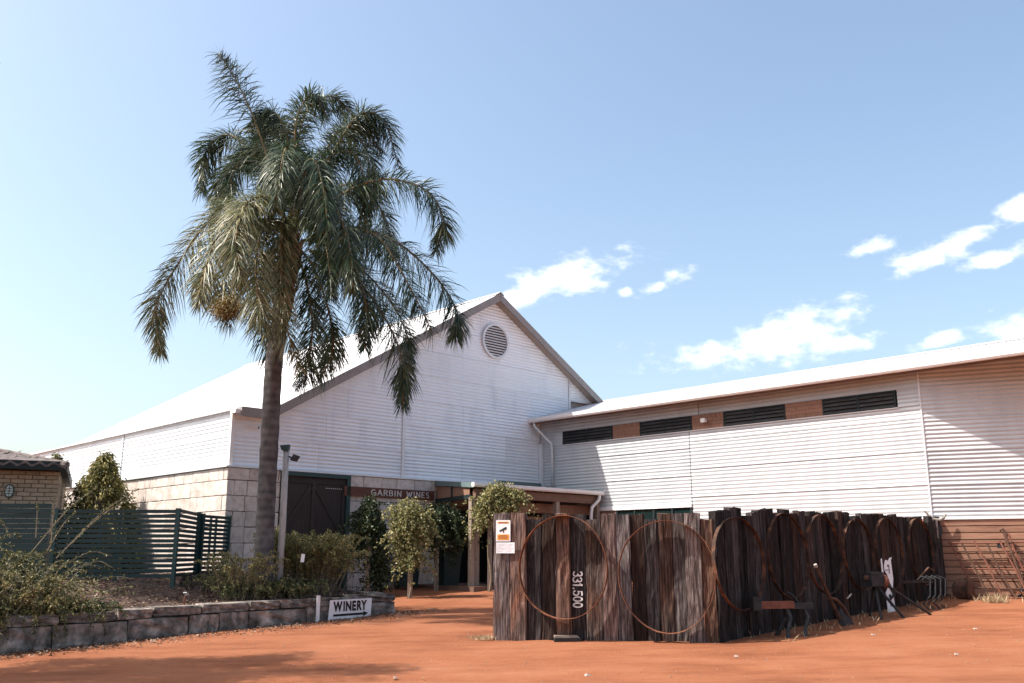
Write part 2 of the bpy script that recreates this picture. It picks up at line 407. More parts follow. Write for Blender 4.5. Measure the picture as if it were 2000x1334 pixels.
m_vine_lit = LEAF('vine_leaves_lit', [(.05, .066, .024), (.14, .15, .055), (.29, .27, .11), (.46, .41, .21)], .3, .5, 2.0)  # lit copy of the vine leaves, sunlight painted in
m_vine_shade = LEAF('vine_leaves_shaded', [(.014, .028, .016), (.03, .052, .026), (.055, .08, .035), (.09, .11, .05)], .3, .5, 2.0)  # shaded copy of the vine leaves, shade painted in
m_tree = LEAF('gum_leaves', [(.025, .04, .02), (.06, .08, .035), (.11, .13, .06)], .3, .5, .6)
m_stem = M('woody_stem', [(.16, .125, .09), (.30, .24, .17)], 9, rough=.85, bump=.2)
m_straw = LEAF('dry_grass', [(.24, .17, .09), (.42, .32, .19), (.56, .46, .32)], .25, .7, 3)
m_litter = LEAF('bark_chips', [(.03, .018, .013), (.09, .05, .032), (.20, .115, .07), (.38, .28, .21)], 0, .9, 3)
m_pebble = M('pale_pebbles', [(.24, .12, .075), (.40, .27, .19)], 3, rough=.9, bump=.3, rand=.2)

# ------------------------------------------------------------------ ground
def ground():
    xs = np.concatenate([[-1500, -600, -200, -80, -40], np.arange(-24, 24.01, .24), [40, 80, 200, 600, 1500]])
    ys = np.concatenate([[-1500, -600, -200, -60, -20], np.arange(-4, 9.9, .4), np.arange(10, 17.01, .07), np.arange(17.3, 34.01, .35), [50, 80, 200, 600, 1500]])
    V = []; nx = len(xs); r_ = np.random.default_rng(3)
    for y in ys:
        for x in xs:
            z = g(x, y)
            if -24 <= x <= 24 and 0 <= y <= 34:
                z += .012 * math.sin(1.3 * x + .7 * y) * math.sin(.9 * y - .4 * x) + r_.normal() * .004
                for c0, wob in ((11.55, 0), (13.05, .4)):   # shallow wheel tracks across the yard
                    q = (y - (c0 + .035 * x + .22 * math.sin(.23 * x + wob))) / .15
                    if abs(q) < 4: z += -.030 * math.exp(-q * q) + .013 * (math.exp(-(q - 1.7) ** 2 * 2) + math.exp(-(q + 1.7) ** 2 * 2)) + .004 * math.exp(-q * q) * math.sin(26 * x)
            V.append((x, y, z))
    Fc = [(j * nx + i, j * nx + i + 1, (j + 1) * nx + i + 1, (j + 1) * nx + i) for j in range(len(ys) - 1) for i in range(nx - 1)]
    me = bpy.data.meshes.new('ground'); me.from_pydata(V, [], Fc); me.update()
    return mobj('ground', me, m_dirt, smooth=True, label='red dirt yard and driveway', kind='structure')
ground()

# ------------------------------------------------------------------ main shed; local x along gable, y back, z up
K0 = Vector((-6.858, 22.5, 0)); RZ = R(44.5)
bx = Vector((math.cos(RZ), math.sin(RZ), 0)); ay = Vector((-math.sin(RZ), math.cos(RZ), 0))
def W2(s, d, z): return K0 + bx * s + ay * d + Vector((0, 0, z))
def gl(s, d):
    p = W2(s, d, 0); return g(p.x, p.y)
shed = empty('winery_shed', K0, RZ, 'long corrugated steel shed with stone base and steep gable', 'building')
PER, AMP = .098, .0088
w_plane_ref = [None]
def corr(z0, z1, ext, plane, out, name, parent, mat=m_zinc, seg=8):
    """horizontal corrugated sheet between heights z0..z1; ext(z) -> (u0,u1); plane(u,z,off) -> local point"""
    n = max(2, int(round((z1 - z0) / PER * seg)))
    V = []; Fc = []; rows = []
    tilt = random.uniform(-.0015, .0015)
    for i in range(n + 1):
        z = z0 + (z1 - z0) * i / n
        e = ext(z)
        if e is None or e[1] - e[0] < .02: continue
        off = out + (AMP * .68 if plane is w_plane_ref[0] else AMP) * math.sin(2 * math.pi * z / PER) + tilt * (i / n - .5) + (.010 * max(0, 1 - i / seg) if seg else 0)
        rows.append(len(V)); V += [plane(e[0], z, off), plane(e[1], z, off)]
    if len(rows) < 2: return None
    Fc = [(r_, r_ + 1, r_ + 3, r_ + 2) for r_ in rows[:-1]]
    me = bpy.data.meshes.new(name); me.from_pydata(V, [], Fc); me.update()
    return mobj(name, me, mat, parent, smooth=True)
RS, RZT, SL = 8.74, 9.62, .583                 # ridge position, roof height there, pitch
def roofz(s): return RZT - SL * abs(s - RS)
# stone core and stone facing
core = MB()
core.box(.02, .085, .2, 17.3, 15.7, 3.50); core.box(.06, .07, 3.5, 17.2, 15.6, 4.85)
core.prism([(.8, 4.85), (16.7, 4.85), (RS, 9.35)], (0, 15.6, 0), (1, 0, 0), (0, 0, 1), 15.52)
core.build('wall_core', m_mortar, shed)
sb = []
for k in range(4):
    bm = bmesh.new(); bmesh.ops.create_cube(bm, size=1)
    bmesh.ops.bevel(bm, geom=bm.edges[:], offset=.035, segments=1, affect='EDGES')
    for v in bm.verts: v.co += Vector((random.uniform(-.012, .012), random.uniform(-.03, .03), random.uniform(-.012, .012)))
    me = bpy.data.meshes.new('stone_block'); bm.to_mesh(me); bm.free(); me.materials.append(m_stone); sb.append(me)
def block(cx, cy, cz, sx, sy, sz, parent, meshes=sb, name='stone_block'):
    o = bpy.data.objects.new(name, random.choice(meshes)); link(o, parent)
    o.location = (cx, cy, cz); o.scale = (sx, sy, sz)
    if name != 'stone_block': o.rotation_euler = (random.uniform(-.05, .05), random.uniform(-.012, .012), random.uniform(-.03, .03)); o.location.y += random.uniform(-.025, .02)
    return o
stone_front = empty('stone_wall_front', parent=shed); stone_side = empty('stone_wall_side', parent=shed)
courses = []; z = 3.56; hts = [.30, .37, .375, .37, .38, .37, .37, .375, .36]
for h in hts: courses.append((z - h, z)); z -= h
for ci, (z0, z1) in enumerate(courses):
    # gable front, broken by the sliding doorway and the dark doorway under the verandah
    for s0, s1 in ((-.08, 1.33), (3.30, 7.25), (8.55, 10.95)):
        if ci == 0 and s0 < 0: pass
        s = s0
        first = True
        if s0 < 0: s = -.12 if ci % 2 == 0 else .085
        while s < s1 - .02:
            w = random.uniform(.50, .66)
            if first and ci % 2: w = .34
            first = False
            if s1 - (s + w) < .22: w = s1 - s
            block(s + w / 2, -.02, (z0 + z1) / 2, w - .014, .20, z1 - z0 - .014, stone_front)
            s += w
    if z0 > 2.75:
        s = 7.25
        while s < 8.54:
            w = min(.65, 8.55 - s); block(s + w / 2, -.02, (z0 + z1) / 2, w - .014, .20, z1 - z0 - .014, stone_front); s += w
    y = .085 if ci % 2 == 0 else -.12; first = True
    while y < 9.2:
        w = random.uniform(.36, .72)
        if first and ci % 2 == 0: w = .26
        first = False
        block(-.02, y + w / 2, (z0 + z1) / 2, .20, w - .014, z1 - z0 - .014, stone_side); y += w
MB().box(-.10, 9.2, .2, .06, 15.7, 3.56).build('stone_wall_far_end', m_stone, shed)
# ledge flashing over the stone
MB().box(-.17, -.15, 3.565, 10.82, .05, 3.60).build('ledge_flashing', m_flash, shed)
MB().box(-.171, .052, 3.566, .04, 15.7, 3.601).build('ledge_flashing', m_flash, shed)
# gable cladding sheets
def g_plane(u, z, off): return (u, -.03 - off, z)
zc = 3.605
cols = ((.03, 5.20), (5.28, 12.30), (12.36, 14.6))
while zc < 9.5:
    zt = min(zc + .762, 9.5)
    cut = random.uniform(6.8, 10.4); cut0 = random.uniform(1.8, 3.9)
    for (u0, u1) in ((.03, cut0), (cut0 + .004, 5.20), (5.28, cut), (cut + .004, 12.30), (12.36, 14.6)):
        def ext(z, u0=u0, u1=u1):
            if z < 4.93: lo = .03
            else: lo = max(.72, RS - (RZT - .10 - z) / SL)
            hi = RS + (RZT - .10 - z) / SL
            if z < 6.6: hi = min(hi, 12.3 if z > 5.6 else 10.86)
            a_, b_ = max(lo, u0), min(hi, u1)
            return (a_, b_) if b_ > a_ + .02 else None
        corr(zc, zt + .006, ext, g_plane, random.uniform(0, .004), 'cladding_sheet', shed)
    zc = zt
MB().box(5.185, -.062, 3.61, 5.295, -.044, 6.0).box(5.185, -.062, 6.0, 5.295, -.044, 7.45).build('joint_flashing', m_flash, shed)
MB().box(12.29, -.062, 6.1, 12.37, -.044, 7.42).build('joint_flashing', m_flash, shed)
# side cladding sheets
def l_plane(u, z, off): return (-.03 - off, u, z)
zc = 3.605
for zt in (4.36, 4.945):
    for (u0, u1) in ((.03, 6.55), (6.57, 12.0), (12.02, 15.7)):
        corr(zc, zt + .005, lambda z, u0=u0, u1=u1: (u0, u1), l_plane, 0, 'cladding_sheet', shed)
    zc = zt
MB().box(-.075, -.075, 3.602, .02, .02, 4.96).build('corner_flashing', m_white, shed)
MB().box(-.058, 6.53, 3.61, -.045, 6.59, 4.94).build('joint_flashing', m_flash, shed)
# eave capping strip and roof
MB().box(-.12, -.05, 4.95, .74, 15.8, 5.0).build('eave_capping', m_zincroof, shed)
MB().box(.02, -.36, 4.93, .80, -.08, 5.03).box(.02, -.36, 4.80, .78, -.32, 4.929).build('eave_return', m_barge, shed)
MB().box(-.14, -.34, 4.86, .0, -.08, 4.949).build('gutter_end', m_white, shed)
def roof_side(sgn, s_eave, name):
    n = 1560; V = []
    y0, y1 = -.36, 15.9
    for i in range(n + 1):
        y = y0 + (y1 - y0) * i / n
        o = AMP * math.sin(2 * math.pi * y / PER)
        se = s_eave
        V += [(RS, y, RZT + .03 + o), (se, y, roofz(se) + .03 + o)]
    Fc = [(2 * i, 2 * i + 1, 2 * i + 3, 2 * i + 2) if sgn < 0 else (2 * i, 2 * i + 2, 2 * i + 3, 2 * i + 1) for i in range(n)]
    me = bpy.data.meshes.new(name); me.from_pydata(V, [], Fc); me.update()
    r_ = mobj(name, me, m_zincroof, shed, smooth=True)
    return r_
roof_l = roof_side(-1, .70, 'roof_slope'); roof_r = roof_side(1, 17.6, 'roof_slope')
cap = MB().prism([(-.16, -.085), (0, .012), (.16, -.085), (.16, -.073), (0, .026), (-.16, -.073)], (RS, 15.95, RZT + .055), (1, 0, 0), (0, 0, 1), 16.33)
cap.build('ridge_cap', m_flash, roof_l)
# barge boards and soffits
nrm = Vector((SL, 0, 1)).normalized()
def barge(s0, s1, name):
    p = [(s0, roofz(s0) + .02), (s1, roofz(s1) + .02), (s1, roofz(s1) - .22), (s0, roofz(s0) - .22)]
    MB().prism(p, (0, -.345, 0), (1, 0, 0), (0, 0, 1), .03).build(name, m_barge, shed)
    q = [(s0, roofz(s0) - .15), (s1, roofz(s1) - .15), (s1, roofz(s1) - .17), (s0, roofz(s0) - .17)]
    MB().prism(q, (0, .0, 0), (1, 0, 0), (0, 0, 1), .344).build('rake_soffit', m_soffit, shed)
barge(.80, RS - .005, 'barge_board'); barge(RS + .005, 14.9, 'barge_board')
# round louvred vent
vent = empty('round_vent', (8.80, -.06, 8.13), 0, parent=shed)
V = MB(); nn_ = 40; r0, r1 = .50, .575
for i in range(nn_):
    t0, t1 = 2 * math.pi * i / nn_, 2 * math.pi * (i + 1) / nn_
    P = lambda r_, t, y: (r_ * math.cos(t), y, r_ * math.sin(t))
    V.add([P(r0, t0, -.05), P(r1, t0, -.05), P(r1, t1, -.05), P(r0, t1, -.05), P(r0, t0, .03), P(r1, t0, .03), P(r1, t1, .03), P(r0, t1, .03)],
          [(0, 1, 2, 3), (1, 5, 6, 2), (0, 3, 7, 4)])
V.build('vent_ring', m_flash, vent)
MB().prism([(r0 * math.cos(2 * math.pi * i / 32), r0 * math.sin(2 * math.pi * i / 32)) for i in range(32)], (0, .028, 0), (1, 0, 0), (0, 0, 1), .01).build('vent_backing', m_dark, vent)
for i in range(11):
    zz = -.43 + i * .086; w = math.sqrt(max(.01, r0 * r0 - zz * zz)) - .005
    MB().bar((-w, -.008, zz), (w, -.008, zz), .03, .036, (0, .7, 1)).build('vent_slat', m_flash, vent)
# sliding doors in dark green frame
door = empty('sliding_door', (2.32, -.10, 0), 0, parent=shed)
zb = .55
MB().box(-.97, -.02, zb, .97, .05, 3.44).build('door_leaf', m_doorwood, door)
for xx in (-.94, -.02, .90):
    MB().box(xx - .05, -.05, zb, xx + .05, -.021, 3.36).build('stile', m_doorwood, door)
for zz in (zb + .06, 1.95, 3.28):
    MB().box(-.88, -.046, zz, .84, -.0215, zz + .1).build('rail', m_doorwood, door)
MB().bar((.05, -.035, 3.2), (.82, -.035, 2.1), .022, .11).build('brace', m_doorwood, door)
MB().bar((-.10, -.035, 3.2), (-.86, -.035, 2.1), .022, .11).build('brace', m_doorwood, door)
MB().box(-1.0, -.10, 3.45, 1.0, .03, 3.555).build('door_header', m_dgreen, door)
MB().box(.975, -.09, zb, 1.09, .03, 3.555).build('door_jamb', m_dgreen, door)
for i in range(9):
    for x0 in (.28, -.66):
        pass
    MB().tube([(.33 + i * .06, -.07, 3.18 - .006 * ((i - 4) ** 2) * .0), (.33 + i * .06, -.052, 3.18)], .012, 6).build('stud', m_flash, door)
# dark doorway under the verandah
MB().box(7.27, -.03, .4, 8.53, .05, 2.75).build('dark_doorway', m_dark, shed)

# ------------------------------------------------------------------ wing with louvred band; same local frame
wing = empty('winery_wing', W2(10.87, 0, 0), RZ, 'low corrugated steel wing with dark louvre band and skillion roof', 'building')
def w_plane(u, z, off): return (-off, -u, z)     # u runs towards the viewer
w_plane_ref[0] = w_plane
CL = 12.34
for (u0, u1, zb_) in ((.04, 5.86, 2.89), (5.88, CL, 2.30)):
    zc = zb_
    zs = []
    while zc < 4.90:
        zt = min(zc + .762, 4.905); zs.append((zc, zt)); zc = zt
    for z0, z1 in zs:
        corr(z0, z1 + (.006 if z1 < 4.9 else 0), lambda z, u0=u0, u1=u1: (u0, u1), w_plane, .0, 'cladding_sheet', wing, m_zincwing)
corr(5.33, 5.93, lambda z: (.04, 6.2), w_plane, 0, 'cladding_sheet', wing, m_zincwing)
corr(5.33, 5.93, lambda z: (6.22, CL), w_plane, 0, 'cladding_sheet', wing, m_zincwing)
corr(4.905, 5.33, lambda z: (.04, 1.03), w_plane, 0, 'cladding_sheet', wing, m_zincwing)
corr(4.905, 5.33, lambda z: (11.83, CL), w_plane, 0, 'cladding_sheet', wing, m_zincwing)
MB().box(.03, -CL + .03, .2, 2.9, -.04, 5.70).build('wall_core', m_dark, wing)
MB().box(-.035, -11.84, 4.885, .02, -1.02, 4.906).build('sill_flashing', m_flash, wing)
LW = ((1.06, 3.10), (4.14, 5.98), (7.02, 8.89), (9.93, 11.80))
for (u0, u1) in LW:
    lw = empty('louvre_window', (0, -(u0 + u1) / 2, 0), 0, parent=wing)
    h = (u1 - u0) / 2
    MB().box(.022, -h, 4.91, .028, h, 5.325).build('backing', m_dark, lw)
    fr = MB(); fr.box(-.02, -h, 4.91, .021, -h + .04, 5.325).box(-.02, h - .04, 4.91, .021, h, 5.325).box(-.02, -.025, 4.93, .02, .025, 5.31)
    fr.box(-.021, -h + .04, 5.295, .021, h - .04, 5.325).box(-.021, -h + .04, 4.91, .021, h - .04, 4.93)
    fr.build('frame', m_fascia, lw)
    for k in range(4):
        zz = 4.965 + k * .095
        for q0, q1 in ((-h + .045, -.03), (.03, h - .045)):
            MB().bar((-.002, q0, zz), (-.002, q1, zz), .012, .095, (1, 0, 1.3)).build('louvre_blade', m_louvre, lw)
gaps = [(1.045, 1.06)] + [(LW[i][1], LW[i + 1][0]) for i in range(3)]
for (u0, u1) in gaps[1:]:
    for k in range(4):
        z0 = 4.912 + k * .104
        MB().box(-.006 - .002 * (k % 2), -u1 + .004, z0, .02, -u0 - .004, z0 + .099).build('timber_panel_board', m_timber, wing)
# roof, gutter, soffit of the wing
PW = .27; SG = -.485
def wroofz(x): return 5.80 + PW * (x - SG)
n = 1650; V = []; yA, yB = -.02, -22.0
for i in range(n + 1):
    y = yA + (yB - yA) * i / n; o_ = AMP * math.sin(2 * math.pi * y / .095)
    V += [(SG - .02, y, wroofz(SG - .02) + o_), (3.0, y, wroofz(3.0) + o_)]
me = bpy.data.meshes.new('roof'); me.from_pydata(V, [], [(2 * i, 2 * i + 1, 2 * i + 3, 2 * i + 2) for i in range(n)]); me.update()
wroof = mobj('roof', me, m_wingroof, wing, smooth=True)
MB().prism([(2.86, wroofz(2.86) + .02), (3.06, wroofz(3.0) + .06), (3.06, wroofz(3.0) - .25), (3.02, wroofz(3.0) - .25), (3.02, wroofz(3.0) + .02), (2.86, wroofz(2.86) + .012)],
           (0, -.02, 0), (1, 0, 0), (0, 0, 1), 21.98).build('ridge_flashing', m_wingroof, wroof)
MB().prism([(SG - .06, 5.80), (SG - .085, 5.79), (SG - .085, 5.70), (SG - .06, 5.655), (SG + .04, 5.655), (SG + .05, 5.76), (SG + .035, 5.76), (SG + .025, 5.67), (SG - .05, 5.67), (SG - .07, 5.70), (SG - .07, 5.78)],
           (0, .36, 0), (1, 0, 0), (0, 0, 1), 22.36).build('gutter', m_gutter, wing)
MB().prism([(SG + .05, 5.72), (SG + .07, 5.72), (SG + .07, 5.60), (SG + .05, 5.60)], (0, -.06, 0), (1, 0, 0), (0, 0, 1), 21.9).build('fascia', m_lintel, wing)
MB().prism([(SG + .07, 5.73), (3.0, wroofz(3.0) - .06), (3.0, wroofz(3.0) - .08), (SG + .07, 5.71)], (0, -.06, 0), (1, 0, 0), (0, 0, 1), 21.9).build('soffit', m_soffit, wing)
# downpipe in the inner corner
MB().tube([(SG + .0, -.22, 5.66), (SG + .03, -.25, 5.52), (-.16, -.52, 5.10), (-.09, -.62, 4.98), (-.075, -.64, 4.8), (-.075, -.64, 3.62)], .042, 10).build('downpipe', m_flash, wing, smooth=True)
MB().box(-.09, -.20, 3.30, -.012, -.045, 5.0).build('corner_flashing', m_flash, wing)
# window wall below the cladding
win = empty('glazed_bay', (0, 0, 0), 0, parent=wing)
MB().box(.0, -5.86, .3, .026, -3.2, 2.78).build('glass_pane', m_glass, win)
MB().box(-.05, -5.87, 2.78, .024, -.04, 2.888).build('head_trim', m_white, win)
for u in (3.2, 3.86, 4.55, 5.2, 5.84):
    MB().box(-.03, -u - .03, .3, -.001, -u + .03, 2.779).build('mullion', m_fascia, win)
for k in range(14):
    MB().box(-.02 - .003 * (k % 2), -3.16, .4 + k * .17, .022, -.05, .4 + k * .17 + .162).build('weatherboard', m_lintel, wing)
for k in range(12):
    z1 = 2.295 - k * .152
    MB().box(-.015, -CL, z1 - .135, .024, -5.9, z1).build('weatherboard', m_board_h, wing)
# angled end wall
RW = empty('angled_wall', (0, -CL, 0), R(-24.0) - RZ, parent=wing)   # local x runs along the wall
def r_plane(u, z, off): return (u, -off, z)
zc = 2.29
while zc < 6.2:
    zt = min(zc + .762, 6.2)
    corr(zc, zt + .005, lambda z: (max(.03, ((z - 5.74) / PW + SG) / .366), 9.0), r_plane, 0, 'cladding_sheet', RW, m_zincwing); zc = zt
MB().box(-.0, -.022, 2.28, .035, .0, 5.66).build('corner_trim', m_flash, RW)
MB().box(.05, .03, .1, 9.0, .2, 5.7).build('wall_backing', m_dark, RW)
MB().box(.0, -.05, 2.268, 9.0, .02, 2.292).build('base_flashing', m_gutter, RW)
for k in range(13):
    z1 = 2.265 - k * .150
    MB().box(.0, -.018 - .004 * random.random(), z1 - .132, 9.0, .028, z1).build('weatherboard', m_board_h, RW)
# floodlight on the timber panel
fl = empty('wall_floodlight', W2(10.87 - .02, -6.45, 5.13), RZ, 'small white floodlight on timber panel between louvres', 'floodlight')
MB().box(-.06, -.02, -.02, -.005, .02, .02).build('bracket', m_black, fl)
MB().prism([(-.16, -.05), (-.05, -.05), (-.05, .03), (-.16, .06)], (0, .07, 0), (1, 0, 0), (0, 0, 1), .14).build('lamp_head', m_white, fl)

# ------------------------------------------------------------------ verandah in the inner corner
ver = empty('verandah', W2(0, 0, 0), RZ, 'skillion verandah with pink gutter in the corner of the two sheds', 'verandah')
V = []; n = 480
for i in range(n + 1):                         # left rake runs skew from the stone wall out to the gutter end
    t = i / n; o_ = .008 * math.sin(2 * math.pi * t * 5 / PER)
    V += [(6.40 + (10.84 - 6.40) * t, -.09, 3.56 + o_), (5.60 + (10.84 - 5.60) * t, -2.66, 3.33 + o_)]
me = bpy.data.meshes.new('roof_sheet'); me.from_pydata(V, [], [(2 * i, 2 * i + 1, 2 * i + 3, 2 * i + 2) for i in range(n)]); me.update()
mobj('roof_sheet', me, m_tealgut, ver, smooth=True)
def skew(d): return 6.385 + (5.585 - 6.385) * (d + .1) / (-2.58)
def skewpanel(d0, d1, z00, z01, z10, z11, off, th, name, mat):
    vs = []
    for x_ in (off, off + th):
        vs += [(skew(d0) + x_, d0, z00), (skew(d1) + x_, d1, z10), (skew(d1) + x_, d1, z11), (skew(d0) + x_, d0, z01)]
    MB().add(vs, [(0, 1, 2, 3), (7, 6, 5, 4), (0, 4, 5, 1), (1, 5, 6, 2), (2, 6, 7, 3), (3, 7, 4, 0)]).build(name, mat, ver)
skewpanel(-.10, -2.68, 3.44, 3.58, 3.22, 3.35, -.02, .03, 'rake_board', m_tealgut)
skewpanel(-.14, -1.15, 3.06, 3.43, 3.06, 3.34, .03, .03, 'infill_panel', m_timber)
skewpanel(-1.28, -2.35, 3.06, 3.33, 3.06, 3.24, .03, .03, 'infill_panel', m_timber)
skewpanel(-1.16, -1.27, 2.90, 3.40, 2.90, 3.40, .02, .06, 'infill_stud', m_fascia)
skewpanel(-.11, -2.45, 2.94, 3.055, 2.94, 3.055, .01, .09, 'side_beam', m_fascia)
MB().prism([(-2.66, 3.34), (-2.68, 3.36), (-2.775, 3.35), (-2.785, 3.27), (-2.76, 3.235), (-2.69, 3.235), (-2.66, 3.25)], (5.50, 0, 0), (0, 1, 0), (0, 0, 1), 5.30).build('gutter', m_gutter, ver, smooth=False)
MB().box(8.95, -.16, 3.605, 10.80, -.085, 3.73).build('apron_flashing', m_tealgut, ver)
MB().box(5.70, -2.62, 2.98, 10.80, -2.50, 3.20).build('front_beam', m_lintel, ver)
MB().box(6.6, -2.2, 2.66, 10.82, -2.10, 2.93).build('inner_lintel', m_timber, ver)
MB().box(6.45, -2.6, 3.205, 10.8, -.1, 3.22).build('ceiling_lining', m_lintel, ver)
for s, d, w in ((5.62, -2.55, .12), (5.98, -2.30, .16), (8.9, -2.55, .14), (10.7, -2.55, .12)):
    MB().box(s - w / 2, d - w / 2, gl(s, d) - .1, s + w / 2, d + w / 2, 2.975).build('post', m_postgrey, ver)
MB().box(9.2, -2.16, .4, 10.8, -2.11, 2.65).build('dark_shopfront', m_glass, ver)
MB().box(7.4, -2.17, .5, 9.1, -2.11, 2.55).build('timber_wall', m_timber, ver)
MB().tube([(10.62, -2.73, 3.24), (10.60, -2.73, 3.10), (10.34, -2.66, 2.86), (10.30, -2.66, 2.6), (10.30, -2.66, .6)], .05, 10).build('downpipe', m_gutter, ver, smooth=True)
MB().box(5.4, -2.9, .3, 10.85, -.1, gl(7, -2) + .02).build('timber_step', m_lintel, ver)
for i, (s, d, h, w, lab) in enumerate(((4.95, -.75, 1.02, .52, 'dark green wheelie bin beside vine post'), (5.75, -1.45, .95, .56, 'wide dark green bin under the verandah edge'))):
    p = W2(s, d, 0); zz = g(p.x, p.y)
    b_ = empty('wheelie_bin', (p.x, p.y, zz), RZ - .15, lab, 'bin')
    w2 = w / 2
    MB().add([(-w2 * .8, -w2 * .8, .05), (w2 * .8, -w2 * .8, .05), (w2 * .8, w2 * .8, .05), (-w2 * .8, w2 * .8, .05), (-w2, -w2, h), (w2, -w2, h), (w2, w2, h), (-w2, w2, h)],
             [(0, 3, 2, 1), (0, 1, 5, 4), (1, 2, 6, 5), (2, 3, 7, 6), (3, 0, 4, 7), (4, 5, 6, 7)]).build('body', m_bin, b_)
    MB().prism([(-w2 - .03, h), (w2 + .03, h), (w2 + .03, h + .05), (0, h + .09), (-w2 - .03, h + .05)], (0, w2 + .04, 0), (1, 0, 0), (0, 0, 1), w + .1).build('lid', m_bin, b_)
    for sx in (-1, 1): MB().tube([(sx * w2 * .75 - .03, w2 * .8, .1), (sx * w2 * .75 + .03, w2 * .8, .1)], .1, 14).build('wheel', m_black, b_)
    MB().tube([(-w2 * .8, w2 + .07, h), (w2 * .8, w2 + .07, h)], .02, 8).build('handle', m_bin, b_)

# ------------------------------------------------------------------ writing
def arc(cx, cy, rx, ry, t0, t1, n=10):
    return [(cx + rx * math.cos(R(t0 + (t1 - t0) * i / n)), cy + ry * math.sin(R(t0 + (t1 - t0) * i / n))) for i in range(n + 1)]
GLY = {
 'G': (.84, [arc(.42, .5, .4, .5, 50, 310, 14), [(.72, .10), (.78, .0), (.78, .46), (.44, .46)]]),
 'A': (.80, [[(.02, 0), (.40, 1), (.78, 0)], [(.16, .36), (.64, .36)]]),
 'R': (.70, [[(.06, 0), (.06, 1), (.38, 1)] + arc(.38, .76, .24, .24, 90, -90, 7) + [(.06, .52)], [(.30, .52), (.68, 0)]]),
 'B': (.66, [[(.06, 0), (.06, 1), (.36, 1)] + arc(.36, .77, .20, .23, 90, -90, 6) + [(.06, .54)], [(.36, .54)] + arc(.36, .27, .25, .27, 90, -90, 7) + [(.06, 0)]]),
 'I': (.22, [[(.11, 0), (.11, 1)]]),
 'N': (.78, [[(.06, 0), (.06, 1), (.70, 0), (.70, 1)]]),
 'W': (1.0, [[(.0, 1), (.26, 0), (.50, .8), (.74, 0), (1.0, 1)]]),
 'E': (.58, [[(.54, 1), (.06, 1), (.06, 0), (.54, 0)], [(.06, .52), (.44, .52)]]),
 'S': (.56, [arc(.28, .75, .22, .24, 40, 250, 8) + arc(.28, .26, .24, .26, 80, -140, 9)]),
 'Y': (.76, [[(0, 1), (.38, .5), (.76, 1)], [(.38, .5), (.38, 0)]]),
 '3': (.62, [arc(.26, .75, .28, .25, 150, -80, 9) + arc(.26, .26, .32, .27, 80, -150, 9)]),
 '1': (.40, [[(.0, .78), (.22, 1), (.22, 0)]]),
 '.': (.28, [[(.10, .0), (.10, .10)]]),
 '5': (.62, [[(.56, 1), (.10, 1), (.06, .56)] + arc(.26, .32, .31, .31, 110, -150, 10)]),
 '0': (.64, [arc(.30, .5, .28, .5, 90, 450, 16)]),
 ' ': (.42, []),
}
def letters(text, h, w, gap, thin, name, mat, parent, loc, sx):
    x = 0
    for ch in text:
        if ch != ' ':
            m, _ = strokes(ch, h, w, 0, 0, thin); o = m.build(name, mat, parent); o.location = (loc[0] + x * h * sx, loc[1], loc[2]); o.scale = (sx, 1, 1)
        x += GLY[ch][0] + gap
def strokes(text, h, w, gap=.18, wob=0, thin=1.0):
    """text as little bars in the xz plane (x right, z up), facing -y; returns MB and width"""
    m = MB(); x = 0; c = 0
    for ch in text:
        adv, pls = GLY[ch]
        for pl in pls:
            for (p, q) in zip(pl[:-1], pl[1:]):
                c += 1
                p_ = Vector(((x + p[0]) * h, 0, p[1] * h)); q_ = Vector(((x + q[0]) * h, 0, q[1] * h))
                d = (q_ - p_); d.normalize()
                ww = w * (1 if abs(d.z) > .7 else thin) * (1 + wob * random.uniform(-1, 1))
                th = .004 + .0004 * (c % 9)
                m.bar(p_ - d * ww * .35 + Vector((0, -th / 2, 0)), q_ + d * ww * .35 + Vector((0, -th / 2, 0)), ww, th, (0, 1, 0))
        x += adv + gap
    return m, (x - gap) * h
def text_mesh(txt, size, bold=.0):
    cu = bpy.data.curves.new('tmp', 'FONT'); cu.body = txt; cu.size = size; cu.offset = bold; cu.extrude = .002
    o = bpy.data.objects.new('tmp', cu); scene.collection.objects.link(o)
    bpy.context.view_layer.update()
    me = bpy.data.meshes.new_from_object(o.evaluated_get(bpy.context.evaluated_depsgraph_get()))
    bpy.data.objects.remove(o); bpy.data.curves.remove(cu)
    return me
nb = empty('name_board', W2(3.22, -.16, 3.02), RZ, 'long brown timber board lettered GARBIN WINES on the stone wall', 'sign')
MB().box(0, -.03, 0, 3.08, .03, .25).build('board', m_board, nb)
letters('GARBIN WINES', .145, .022, .30, .8, 'letter', m_letter, nb, (.86, -.032, .05), 1.28)
ws = empty('winery_sign', W2(-.42, -5.17, .26), RZ, 'white sign reading WINERY with black arrow on garden wall', 'sign')
MB().prism([(-.02, -.02), (.98, .0), (1.0, .385), (.015, .37)], (0, .012, 0), (1, 0, 0), (0, 0, 1), .012).build('sign_panel', m_white, ws)
lx = .085
for ch in 'WINERY':
    me = text_mesh(ch, .245, .011); xs0 = [v.co.x for v in me.vertices]
    o = mobj('letter', me, m_black, ws); o.rotation_euler = (R(90), R(-.6), 0); o.location = (lx - min(xs0) * .74, -.004, .165 + lx * .01); o.scale = (.74, 1, 1)
    lx += (max(xs0) - min(xs0)) * .74 + (-.022 if ch == 'R' else .022)
MB().prism([(.09, .065), (.80, .075), (.80, .045), (.915, .10), (.80, .145), (.80, .118), (.09, .105)], (0, -.001, 0), (1, 0, 0), (0, 0, 1), .004).build('arrow', m_black, ws)

